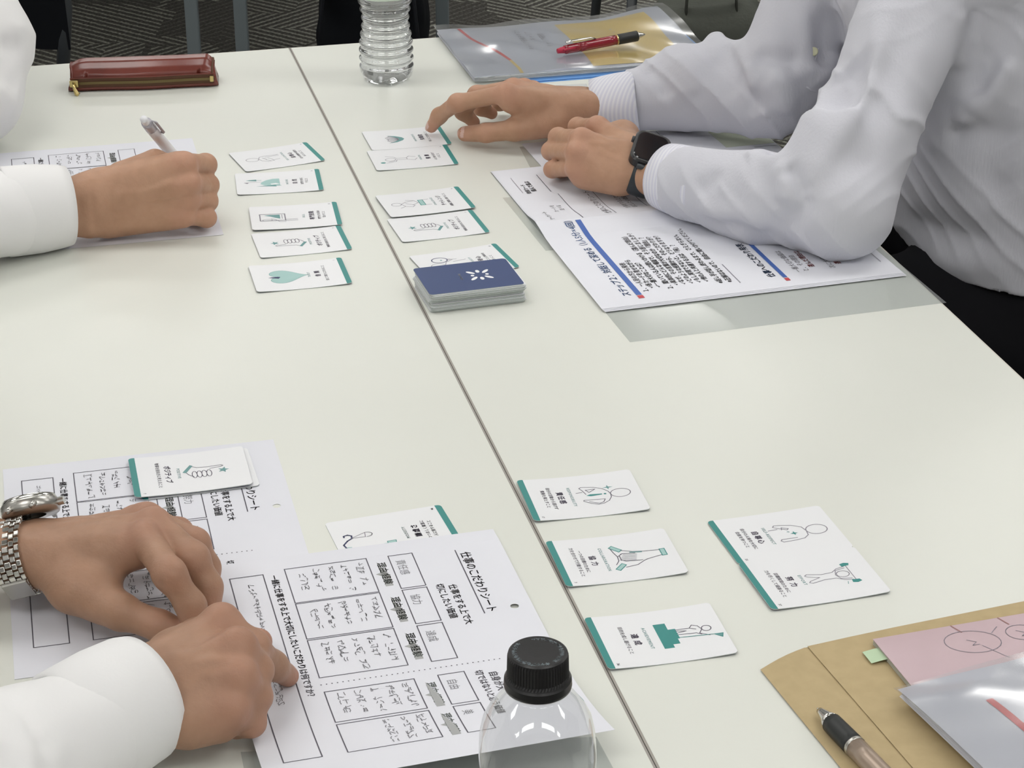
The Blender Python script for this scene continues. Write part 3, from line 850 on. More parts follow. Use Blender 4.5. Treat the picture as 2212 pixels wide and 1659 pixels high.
WS_D = Vector((0.25552551, -0.96680231)); 
def ws_frame(o, ang_deg=None):
    d = WS_D if ang_deg is None else Vector((math.sin(math.radians(ang_deg)), -math.cos(math.radians(ang_deg))))
    r = Vector((-d.y, d.x))          # to the right of the sheet's reading direction ... towards its top edge
    return o, d, r
def worksheet(name, org, hfun, label, seed, texts, ang=None, z0=0.0004, filled=True, group='handwritten worksheets'):
    """A4 landscape form; u runs along the reading direction, v down from its top edge"""
    o, d, r = ws_frame(org, ang)
    root = empty(name, (o.x, o.y, T + z0), 0, label, 'paper', group)
    def sf(x, y):   # x = u, y = -v, in mm
        u, v = x / 1000, -y / 1000
        p = d * u - r * v
        return Vector((p.x, p.y, hfun(x, -y)))
    us = sorted(set(span(0, 104.5, 12) + span(104.5, 112.5, 1) + span(112.5, 184.5, 8) + span(184.5, 192.5, 1) + span(192.5, 297, 14)))
    vs = [-v for v in sorted(set(span(0, 8.5, 1) + span(8.5, 16.5, 1) + span(16.5, 210, 22)))]
    paper_grid('sheet', us, vs, sf, MT['paper'], root, holes=((108.5, -12.5, 3.0), (188.5, -12.5, 3.0)))
    p = Print(); g = Print(); rng = random.Random(seed)
    def rect(u0, v0, u1, v1, w=0.75): p.line([(u0, -v0), (u1, -v0), (u1, -v1), (u0, -v1)], w, 'line', closed=True, sub=8)
    for a, b in ((20.6, 66.2), (68.6, 113.2), (116, 161), (178.7, 218.8), (222, 262)):
        rect(a, 65.3, b, 82.8); rect(a - 1 if a < 150 else a, 98.6, b, 157.3)
        g.poly([(a + 6, -92.5), (a + 40, -92.5), (a + 40, -87), (a + 26, -87), (a + 22, -94.6), (a + 18, -92.5)][:4] , 'label_grey')
        g.poly([(a + 21, -92.4), (a + 26, -92.4), (a + 22.5, -96.2)], 'label_grey')
        p.text('理由/経験', (a + 7.5, -92.2), 7.0, 'label_text', bold=0.1)
    rect(23, 173, 262, 196.5)
    p.text('仕事のこだわりシート', (29, -31.6), 8.3, 'print', bold=0.1)
    p.line([(25, -34.6), (112, -34.6)], 0.8, 'line', sub=8)
    p.text('仕事をする上で大', (70, -50.0), 6.6, 'print', bold=0.1); p.text('切にしたい価値', (67, -58.4), 6.6, 'print', bold=0.1)
    p.text('自身が大', (184, -50.0), 6.6, 'print', bold=0.1); p.text('切ではないと思う価値', (180, -58.4), 6.2, 'print', bold=0.1)
    p.text('一緒に仕事をする上で大切にしたいこだわりは何ですか？', (26, -168.2), 6.1, 'print', bold=0.12)
    for k in range(34): p.circle((169.7, -39 - 3.6 * k), 0.55, 0, 'line', 6, fill=True)
    g.build('printed_tint', sf, root, 0.00006)
    p.build('printed_form', sf, root)
    h = Print()
    for (a, t) in zip((28, 76, 124, 186, 229), texts): h.text(t, (a, -78.5), 7.6, 'pencil', sx=0.9)
    for a, n in ((23, 5), (71, 5), (119, 5), (181, 5), (224, 3)):
        for k in range(n):
            x1 = a + rng.uniform(24, 36)
            h.scribble((a + 1, -108 - 10.4 * k, x1), 'pencil', 0.55, 5.6, rng)
    h.scribble((34, -186, 78), 'pencil', 0.5, 5, rng); h.scribble((84, -186, 104), 'pencil', 0.5, 5, rng); h.scribble((150, -188, 186), 'pencil', 0.5, 5, rng)
    h.build('handwriting', sf, root, 0.00014)
    return root, sf
O1, O2, O3 = Vector((-0.18994599, 1.47437623)), Vector((-0.01404064, 1.33008142)), Vector((-0.35415762, 2.20097795))
worksheet('worksheet', O1, lambda u, v: 0.0, 'worksheet lying under the watch hand, with two stacked cards on its far edge', 11, ['共感', '努力', '感謝', '名誉', '富'], ang=13.8)
ws2, ws2_sf = worksheet('worksheet', O2, lambda u, v: 0.0012 * smooth01((u - 0) / 20) + (24 - 0.02 * v) / 1000 * max(0.0, (u - 150) / 147) ** 2.0,
          'filled in worksheet in front with its near edge curling up, beneath the pointing finger', 12, ['責任感', '協力', '達成', '自由', '美'], z0=0.0009)
worksheet('worksheet', O3, lambda u, v: 0.0, 'worksheet the man at the far left is writing on', 13, ['', '', '', '', ''], ang=13.76)

# clear folder lying under the curled worksheet
def flat_film(name, corners, z, m, label, cat='folder', curl=None, thick=0.0002, n=10, group=None):
    P = [Vector((c.x, c.y)) for c in corners]
    c = sum(P, Vector((0, 0))) / 4
    r = empty(name, (c.x, c.y, T + z), 0, label, cat, group)
    def sf(x, y):
        p = (P[0] * (1 - x) + P[1] * x) * (1 - y) + (P[3] * (1 - x) + P[2] * x) * y - c
        return Vector((p.x, p.y, curl(x, y) if curl else 0.0))
    o = paper_grid('film', span(0, 1, n), span(0, 1, n), sf, m, r, thick=thick)
    return r, sf
flat_film('clear_folder', [at(520, 1625), at(1288, 1592), at(1400, 1800), at(560, 1840)], 0.0003, MT['film_grey'],
          'smoky clear folder sticking out in front of the curled worksheet, beside the capped bottle')

# cards on and under the worksheets
def pose(pts, h=0.0):
    P = [at(*p, h) for p in pts]
    c = sum(P, Vector()) / 4
    d = (P[1] - P[0] + P[2] - P[3]).normalized()
    return c.x, c.y, math.atan2(d.y, d.x)
bx, by, bt = pose([(273, 993), (532, 962), (549, 1049), (283, 1078)], 0.003)
make_card('B1', bx, by, bt - PI2, 'white thumbs up card with its teal stripe on the left, resting on the worksheet', z=0.0022, bow=0.0012)
make_card('B1', bx + 0.0045, by + 0.0008, bt - PI2 + 0.02, 'card almost hidden under the thumbs up card on the worksheet', z=0.0007, bow=0.0002)
pa, pb = at(705, 1131), at(948, 1092)
gd = (pb - pa).normalized(); gc = (pa + pb) / 2 + Vector((gd.y, -gd.x, 0)) * 0.032
make_card('G1', gc.x, gc.y, math.atan2(gd.y, gd.x) + PI2, 'white card 謙虚さ with a hooked rod picture, tucked under the front worksheet', bow=0.0)

# ================================================================ DOCUMENTS ON THE RIGHT
DO = at(1305, 672); DE1 = Vector((0.960, 0.28, 0)).normalized(); DE2 = Vector((-0.28, 0.96, 0)).normalized()
def doc_root(name, label, cat, z, group=None): 
    return empty(name, (DO.x, DO.y, T + z), 0, label, cat, group)
def dsf(hf, x0=0, y0=0, rot=0.0):
    c, s = math.cos(rot), math.sin(rot)
    def f(x, y):
        X, Y = x0 + x * c - y * s, y0 + x * s + y * c
        p = DE1 * (X / 1000) + DE2 * (Y / 1000)
        return Vector((p.x, p.y, hf(x, y)))
    return f
# open clear folder under everything
r = doc_root('clear_folder', 'open clear plastic folder under the handout, overhanging the right table edge', 'folder', 0.0003)
paper_grid('film', span(0, 305, 14), span(-71, 379, 16), dsf(lambda x, y: 0.0), MT['film_grey'], r)
paper_grid('flap', span(-9, 294, 10), span(150, 300, 8), dsf(lambda x, y: 0.0007), MT['film'], r)
# loose far sheet with ruled boxes
r = doc_root('printed_sheet', 'ruled sheet under the crossed forearms, with a pale green note on it', 'paper', 0.0008, 'handout papers on the right')
sf = dsf(lambda x, y: 0.0)
paper_grid('sheet', span(57, 326, 10), span(250, 455, 8), sf, MT['paper'], r)
p = Print()
for x in (160, 185, 213): p.line([(x, 260), (x, 452)], 0.8, 'line', sub=10)
p.line([(160, 300), (325, 300)], 0.8, 'line', sub=10); p.line([(268, 350), (268, 372), (326, 372)], 0.8, 'line')
p.build('printed_form', sf, r)
o = doc_root('sticky_note', 'pale green note at the far corner of the ruled sheet', 'note', 0.0011)
paper_grid('note_paper', span(268, 325, 3), span(379, 451, 3), dsf(lambda x, y: 0.0), MT['sticky'], o)
# small translucent sheet by the fist
flat_film('clear_sheet', [at(1122, 318), at(1205, 306), at(1240, 372), at(1150, 372)], 0.0004, MT['film'], 'small clear sheet poking out beside the left fist of the man on the right', cat='sheet')

# open handout: several leaves, near page and far page
r = doc_root('open_handout', 'open printed handout with blue heading bars under the elbow of the man on the right', 'booklet', 0.0016, 'handout papers on the right')
def near_h(x, y):
    return 0.0050 * math.exp(-((y - 207) / 26) ** 2) + 0.0012 + 0.0016 * math.exp(-(x / 18) ** 2) * (y / 210)
def far_h(x, y):
    return 0.0050 * math.exp(-((y - 207) / 26) ** 2) + 0.0006
for k in range(4):
    dz = k * 0.00035
    paper_grid('leaf', span(-1 + 1.5 * (3 - k) * 0 - 0.5 * k, 297 - 0.6 * k, 12), span(-2.2 + 1.1 * (3 - k) * -1 + 0.5 * k, 207, 12), dsf(lambda x, y, dz=dz: near_h(x, y) - 0.0012 + dz), MT['paper'], r)
for k in range(2):
    dz = k * 0.00035
    paper_grid('leaf', span(0 + k, 297 - k, 12), span(207, 377 - k * 1.5, 10), dsf(lambda x, y, dz=dz: far_h(x, y) - 0.0004 + dz), MT['paper'], r)
p = Print(); A90 = math.pi / 2
def bar(x, y0, y1, w, key, rnd=True):
    for k in range(12):
        a, b = y0 + (y1 - y0) * k / 12, y0 + (y1 - y0) * (k + 1) / 12
        p.poly([(x - w / 2, a), (x + w / 2, a), (x + w / 2, b), (x - w / 2, b)], key)
bar(40.5, 20, 203, 5.6, 'blue_ink'); bar(40.5, 12, 18.5, 5.6, 'red_ink')
bar(185, 20, 203, 4.4, 'blue_ink'); bar(185, 12, 18.5, 4.4, 'red_ink')
p.text('ステップ２：対話して深める（1人5分×4回）', (33, 20), 9.4, 'heading', A90, bold=0.15)
p.text('仕事へのこだわり発表', (177, 24), 8.6, 'heading', A90, bold=0.15)
body = ['１．一人目の方から発表', '　✓各カードを見せながら', '　✓一番大切なことは？', '２．聞いている人は問いかける（選んだ理由）',
        '　✓具体的にどんな場面で、そう感じましたか？', '　✓なぜ、その言葉が大切なのか「理由」？', '　✓どのような経験から、そのこだわりが？', '　✓もし実現できないと、どうなりますか？', '　✓他の人と共通する点は「何」？', '※話し手が話し終わるまで、さえぎらない。', '※正解はないので、自由に問いかけてください。']
xs = [52, 59, 66, 76, 83.5, 91, 98.5, 106, 113.5, 125, 134]
for t, x in zip(body, xs): p.text(t, (x, 24), 6.6, 'body_ink', A90, bold=0.12)
p.line([(140, 20), (140, 66)], 0.8, 'ink_soft')
p.text('一番大切な価値は', (205, 28), 6.8, 'body_ink', A90); p.text('と、その理由', (213, 28), 6.8, 'body_ink', A90)
p.text('選んだ理由は', (222, 36), 6.8, 'red_ink', A90, bold=0.1); p.text('次に大切', (240, 28), 6.8, 'body_ink', A90); p.text('選んだ理由', (249, 36), 6.8, 'red_ink', A90, bold=0.1)
p.line([(287, 30), (287, 62)], 0.6, 'ink_soft')
p.build('printed_text', dsf(lambda x, y: near_h(x, y) - 0.0012 + 3 * 0.00035), r, 0.00025)
p = Print()
p.text('仕事のこだわりシート', (80, 214), 8.2, 'print', A90, sx=0.95); p.line([(84, 212), (84, 296)], 0.6, 'line', sub=8)
p.text('仕事をする上で大', (104, 226), 6, 'print', A90); p.text('切にしたい価値', (112, 226), 6, 'print', A90)
for y0, y1 in ((228, 268), (272, 312), (316, 356)): p.line([(122, y0), (140, y0), (140, y1), (122, y1)], 0.7, 'line', closed=True, sub=8)
for y0, y1 in ((216, 262), (266, 312), (316, 360)): p.line([(158, y0), (215, y0), (215, y1), (158, y1)], 0.7, 'line', closed=True, sub=8)
p.line([(48, 209), (48, 292)], 0.7, 'line', sub=8); p.line([(43, 300), (43, 352)], 0.7, 'line', sub=8)
p.text('価値カード', (22, 300), 5.6, 'body_ink', A90, bold=0.1); p.text('個人で選ぶ', (29, 305), 6.2, 'body_ink', A90, bold=0.15); p.line([(14, 304), (14, 350)], 0.6, 'ink_soft', sub=8)
p.text('ワークシート', (20, 212), 5.6, 'body_ink', A90, bold=0.1); p.text('カードを', (33, 240), 5.6, 'body_ink', A90); p.text('並べる', (40, 244), 5.6, 'body_ink', A90)
p.build('printed_text', dsf(lambda x, y: far_h(x, y) - 0.0004 + 0.00035), r, 0.00025)

# ================================================================ CLEAR FILE WITH PAPERS AT THE BACK
BO = at(1025, 182); be1 = Vector((0.2273, 0.0579, 0)).normalized(); be2 = Vector((-be1.y, be1.x, 0))
BR = empty('document_file', (BO.x, BO.y, T + 0.0018), 0, 'glossy clear file of papers with a yellow print, at the far right table corner', 'folder')
def bsf(hf):
    def f(x, y):
        p = be1 * (x / 1000) + be2 * (y / 1000)
        return Vector((p.x, p.y, hf(x, y)))
    return f
def bulge(x, y):
    return 0.0062 + 0.0050 * math.sin(math.pi * min(max(y / 210, 0), 1)) ** 0.8 * smooth01((x + 4) / 70) + 0.010 * smooth01((x - 200) / 90) * smooth01((y - 60) / 140) \
        + 0.0012 * math.sin(x * 0.045 + y * 0.02) * math.sin(y * 0.05)
for k in range(7):
    dz = 0.0006 + 0.0005 * k
    paper_grid('leaf', span(1.5 - 0.8 * (k % 3), 294, 8), span(2 + 0.7 * (k % 2), 207, 8), bsf(lambda x, y, dz=dz: dz + 0.0015 * math.sin(math.pi * min(max(y / 210, 0), 1)) * smooth01((x + 5) / 60)), MT['paper'], BR)
fl = lambda x, y: bulge(x, y) - 0.0009
paper_grid('cover_sheet', span(0, 295, 16), span(1, 208, 14), bsf(fl), mat('lavender_grey_cover', (0.42, 0.44, 0.51), 0.35, spec=0.5), BR)
p = Print()
P_ = [(28, 203), (33, 160), (40, 118), (50, 80), (57, 50), (60, 22), (60, 6)]
p.line(P_[:5], 4.0, 'red_ink', sub=8); p.line(P_[4:], 4.0, 'yellow_print', sub=8)
for k in range(12):
    for j in range(12):
        x0, x1 = 150 + 120 * k / 12, 150 + 120 * (k + 1) / 12; y0, y1 = 8 + 180 * j / 12, 8 + 180 * (j + 1) / 12
        p.poly([(x0, y0), (x1, y0), (x1, y1), (x0, y1)], 'yellow_print')
for x, y, w, h in ((96, 80, 4, 90), (108, 120, 6, 40), (122, 90, 5, 60)):
    p.text('キャリア研修テキスト'[: int(h / 9)], (x, y), 9, 'ink_soft', A90)
p.build('cover_print', bsf(fl), BR, 0.0002)
paper_grid('clear_sleeve', span(-3, 304, 26), span(-2, 214, 22), bsf(lambda x, y: bulge(x, y) + 0.0018 * math.sin(x * 0.06 + 1.3) * math.sin(y * 0.033 + x * 0.01) + 0.0024), MT['film_glossy'], BR)
# rolled near edge of the sleeve
V, F = tube_pts([be1 * (x / 1000) + be2 * (-2.5 / 1000) + Vector((0, 0, 0.0042)) for x in span(0, 300, 12)], [(0.003, 0.0036)] * 13, 10)
mesh_obj('sleeve_fold', V, F, MT['film'], BR, True)
# blue folder under it
r = empty('blue_folder', (BO.x, BO.y, T), 0, 'blue plastic folder showing under the clear file near the forearm', 'folder')
paper_grid('cover', span(70, 310, 6), span(-14, 150, 6), bsf(lambda x, y: 0.0004 + 0.0002 * 0), MT['blue_folder'], r, thick=0.0004)
paper_grid('cover', span(62, 308, 6), span(-11, 150, 6), bsf(lambda x, y: 0.0015 - 0.0004 * smooth01((20 - y) / 60)), MT['blue_folder'], r, thick=0.0004)

# ================================================================ MANILA ENVELOPE, PINK BOOKLET, CLEAR FILE (FRONT RIGHT)
EO = at(1738, 1402); th_e = math.radians(19.2); ee1 = Vector((math.cos(th_e), math.sin(th_e), 0)); ee2 = Vector((ee1.y, -ee1.x, 0))   # ee2 towards the camera
ER = empty('manila_envelope', (EO.x, EO.y, T), 0, 'open brown kraft envelope in the front right corner, under the pink booklet', 'envelope')
def esf(h):
    def f(x, y):
        p = ee1 * (x / 1000) + ee2 * (y / 1000); return Vector((p.x, p.y, h(x, y)))
    return f
paper_grid('body', span(0, 330, 10), span(0, 240, 10), esf(lambda x, y: 0.0010), MT['kraft'], ER)
paper_grid('front_panel', span(2, 330, 10), span(0, 240, 10), esf(lambda x, y: 0.0018 + 0.0012 * smooth01(x / 60)), MT['kraft'], ER)
def flap(x, y):
    # x: 0..1 outwards, y: 0..240 along the fold
    ins = 12 * x if y < 120 else -12 * x
    k = 1 - y / 120.0
    p = ee1 * (-39 * x / 1000) + ee2 * ((y + 14 * x * k) / 1000)
    return Vector((p.x, p.y, 0.0012 + 0.0035 * math.sin(math.pi * x) ** 1.0 * 0.4))
paper_grid('flap', span(0, 1, 5), span(0, 240, 12), flap, MT['kraft'], ER)
# pink booklet
PO = at(1885, 1381, 0.007); th_p = math.radians(16.5); pe1 = Vector((math.cos(th_p), math.sin(th_p), 0)); pe2 = Vector((pe1.y, -pe1.x, 0))
PR = empty('pink_booklet', (PO.x, PO.y, T + 0.0031), 0, 'pale pink booklet with pencilled circles, lying on the kraft envelope', 'booklet')
def psf(h):
    def f(x, y):
        p = pe1 * (x / 1000) + pe2 * (y / 1000); return Vector((p.x, p.y, h(x, y)))
    return f
for k in range(9):
    paper_grid('page', span(0.2 + 0.25 * (k % 3), 209, 2), span(0.3 + 0.2 * (k % 2), 146, 2), psf(lambda x, y, k=k: 0.0004 + 0.00038 * k), MT['page_edge'], PR, thick=0.00022)
paper_grid('cover', span(0, 210, 10), span(0, 148, 6), psf(lambda x, y: 0.0041), MT['pink'], PR, thick=0.0003)
p = Print()
for x in (57, 92, 127): p.line([(x, 0.5), (x + 3.2, 9.5)], 1.1, 'pink_ink')
for cx, cy, rx, ry in ((62, 22, 19, 13), (99, 21, 11, 9)):
    p.circle((cx, cy), rx, 0.5, 'ink_soft', 26, ry=ry, rot=12); p.line([(cx - 3, cy - 3), (cx + 2, cy + 1), (cx - 2, cy + 4), (cx + 3, cy + 4)], 0.5, 'ink_soft')
p.line([(79, 16), (86, 10)], 0.5, 'ink_soft'); p.line([(66, 28), (76, 46)], 0.5, 'ink_soft')
for k in range(4): p.scribble((106 + 3 * k, 12 + 6 * k, 126), 'ink_soft', 0.45, 4)
p.build('pencil_marks', psf(lambda x, y: 0.0041), PR, 0.0002)
paper_grid('page_tab', span(-11, 6, 2), span(8, 22, 2), psf(lambda x, y: 0.0022 - 0.0012 * smooth01((-x) / 11)), MT['tab_green'], PR, label='pale green paper tab')
# glossy clear file with a white cover, lifted corner
WO = at(1936, 1480, 0.016); wth = math.radians(23.0); we1 = Vector((math.cos(wth), math.sin(wth), 0)); we2 = Vector((we1.y, -we1.x, 0))
WR = empty('document_file', (WO.x, WO.y, T + 0.008), 0, 'glossy clear file with a lavender sheet and red stripe, in the front right corner', 'folder')
def wh(x, y):
    return 0.0085 + 0.006 * math.sin(math.pi * min(max((x + 20) / 250, 0), 1)) * smooth01(y / 60) - 0.0010 * smooth01(1 - y / 14) + 0.0016 * math.sin(x * 0.055) * math.exp(-((y - 28) / 26) ** 2)
def wsf(h, dz=0.0):
    def f(x, y):
        p = we1 * (x / 1000) + we2 * ((y + 0.12 * x * 0) / 1000); return Vector((p.x, p.y, h(x, y) + dz))
    return f
paper_grid('cover_sheet', span(0, 215, 16), span(2, 290, 18), wsf(wh, -0.0016), mat('pale_lavender_cover', (0.55, 0.56, 0.63), 0.4), WR)
for k in range(4): paper_grid('leaf', span(1, 212, 6), span(3 + k, 288, 6), wsf(lambda x, y, k=k: wh(x, y) * (0.16 + 0.19 * k)), MT['paper'], WR)
p = Print()
p.line([(42, 42), (48, 150)], 5.2, 'red_ink', sub=8); p.line([(48.4, 154), (52, 230)], 5.2, 'red_ink', sub=8)
p.build('cover_print', wsf(wh, -0.0014), WR, 0.0002)
paper_grid('clear_sleeve', span(-2, 218, 24), span(0, 300, 26), wsf(lambda x, y: wh(x, y) + 0.0015 * math.sin(0.05 * math.hypot(x - 95, 2.2 * (y - 20))) * math.exp(-y / 70.0)), MT['film_glossy'], WR)
# ================================================================ SCULPTING: signed distance fields meshed by surface nets
def smin(a, b, k):
    h = np.clip(0.5 + 0.5 * (b - a) / k, 0, 1)
    return b + (a - b) * h - k * h * (1 - h)
def d_cone(P, a, b, r0, r1):
    a = np.asarray(a, np.float32); b = np.asarray(b, np.float32)
    ab = b - a; L2 = float(ab @ ab) + 1e-12
    q = P - a
    t = np.clip((q @ ab) / L2, 0, 1)
    d = q - t[:, None] * ab
    return np.sqrt((d * d).sum(1)) - (r0 + (r1 - r0) * t)
def d_ell(P, c, r, R=None):
    q = P - np.asarray(c, np.float32)
    if R is not None: q = q @ np.asarray(R, np.float32)
    r = np.asarray(r, np.float32)
    k0 = np.sqrt(((q / r) ** 2).sum(1)); k1 = np.sqrt(((q / (r * r)) ** 2).sum(1)) + 1e-9
    return k0 * (k0 - 1.0) / k1
def seg_dist(P, pts):
    best = None; tt = None
    n = len(pts) - 1
    for i in range(n):
        a = np.asarray(pts[i], np.float32); b = np.asarray(pts[i + 1], np.float32); ab = b - a
        t = np.clip(((P - a) @ ab) / (float(ab @ ab) + 1e-12), 0, 1)
        d = np.sqrt((((P - a) - t[:, None] * ab) ** 2).sum(1)); s = (i + t) / n
        if best is None: best, tt = d, s
        else:
            m = d < best; best = np.where(m, d, best); tt = np.where(m, s, tt)
    return best, tt

def surface_nets(fn, lo, hi, h, coarse=5, pad=2.2):
    lo = np.asarray(lo, float); hi = np.asarray(hi, float)
    n = np.ceil((hi - lo) / h).astype(int) + 1
    n = ((n + coarse - 1) // coarse) * coarse + 1
    H = h * coarse
    nc = (n - 1) // coarse
    ax = [lo[i] + (np.arange(nc[i]) + 0.5) * H for i in range(3)]
    G = np.stack(np.meshgrid(*ax, indexing='ij'), -1).reshape(-1, 3).astype(np.float32)
    D = fn(G).reshape(nc)
    D_full = np.empty(n, np.float32)
    idx = [np.minimum(np.arange(n[i]) // coarse, nc[i] - 1) for i in range(3)]
    D_full = D[np.ix_(*idx)].astype(np.float32).copy()
    act = np.abs(D) < H * 0.87 * pad
    A = act[np.ix_(*idx)]
    I = np.argwhere(A)
    P = (lo + I * h).astype(np.float32)
    vals = np.empty(len(P), np.float32)
    for s in range(0, len(P), 400000): vals[s:s + 400000] = fn(P[s:s + 400000])
    D_full[A] = vals
    S = D_full < 0
    c = [S[i:n[0] - 1 + i, j:n[1] - 1 + j, k:n[2] - 1 + k] for i in (0, 1) for j in (0, 1) for k in (0, 1)]
    cnt = sum(x.astype(np.int8) for x in c)
    cell = (cnt > 0) & (cnt < 8)
    CI = np.argwhere(cell)
    vid = -np.ones(cell.shape, np.int64); vid[cell] = np.arange(len(CI))
    acc = np.zeros((len(CI), 3)); num = np.zeros(len(CI))
    corners = [(i, j, k) for i in (0, 1) for j in (0, 1) for k in (0, 1)]
    def val(o): return D_full[CI[:, 0] + o[0], CI[:, 1] + o[1], CI[:, 2] + o[2]]
    for a in corners:
        for axis in range(3):
            if a[axis] == 1: continue
            b = list(a); b[axis] = 1
            va, vb = val(a), val(b)
            m = (va < 0) != (vb < 0)
            t = np.where(m, va / np.where(m, va - vb, 1), 0)
            p = np.array(a, float)[None].repeat(len(CI), 0); p[:, axis] = t
            acc[m] += p[m]; num[m] += 1
    V = lo + (CI + acc / num[:, None]) * h
    F = []
    for axis in range(3):
        u, v = (axis + 1) % 3, (axis + 2) % 3
        sl0 = [slice(1, n[i] - 1) for i in range(3)]; sl0[axis] = slice(0, n[axis] - 1)
        sl1 = list(sl0); sl1[axis] = slice(1, n[axis])
        s0, s1 = S[tuple(sl0)], S[tuple(sl1)]
        E_ = np.argwhere(s0 != s1)
        off = np.array([1, 1, 1]); off[axis] = 0
        inside = s0[tuple(E_.T)]
        E_ = E_ + off
        q = []
        for du, dv in ((-1, -1), (0, -1), (0, 0), (-1, 0)):
            c_ = E_.copy(); c_[:, u] += du; c_[:, v] += dv
            q.append(vid[tuple(c_.T)])
        q = np.stack(q, 1)
        q[~inside] = q[~inside][:, ::-1]
        F.append(q)
    F = np.concatenate(F)
    F = F[(F >= 0).all(1)]
    return V, F

def np_mesh(name, V, F, m, parent=None, smooth=True, attr=None):
    me = bpy.data.meshes.new(name)
    me.vertices.add(len(V)); me.vertices.foreach_set('co', np.ascontiguousarray(V, np.float32).ravel())
    me.loops.add(F.size); me.loops.foreach_set('vertex_index', F.ravel().astype(np.int32))
    me.polygons.add(len(F)); me.polygons.foreach_set('loop_start', np.arange(0, F.size, 4, dtype=np.int32))
    me.update(calc_edges=True); me.validate()
    me.polygons.foreach_set('use_smooth', [smooth] * len(me.polygons))
    me.materials.append(m)
    if attr is not None:
        a = me.attributes.new('red', 'FLOAT', 'POINT'); a.data.foreach_set('value', attr.astype(np.float32))
    o = bpy.data.objects.new(name, me)
    return link(o, parent)
def relax(V, F, it=2, lam=0.5):
    """Laplacian smoothing over the quad edges"""
    a = F.ravel(); b = np.roll(F, -1, axis=1).ravel()
    n = len(V)
    deg = np.bincount(a, minlength=n) + np.bincount(b, minlength=n)
    for _ in range(it):
        S = np.zeros_like(V)
        for c in range(3):
            S[:, c] = np.bincount(a, V[b, c], n) + np.bincount(b, V[a, c], n)
        V = V + lam * (S / np.maximum(deg, 1)[:, None] - V)
    return V
def raycast(fn, px, py, t0=0.4, t1=4.0):
    o = np.array([0, 0, T + CAM_H]); d = np.array(_fwd + _r2 * ((px - 1106.0) / CAM_F) - _u2 * ((py - 829.5) / CAM_F)); d /= np.linalg.norm(d)
    t = t0
    for _ in range(160):
        v = float(fn((o + d * t)[None].astype(np.float32))[0])
        if v < 0.0004: return o + d * t
        t += max(v * 0.8, 0.0006)
        if t > t1: return None
    return o + d * t

def A3(px, py, h): return np.array(at(px, py, h))

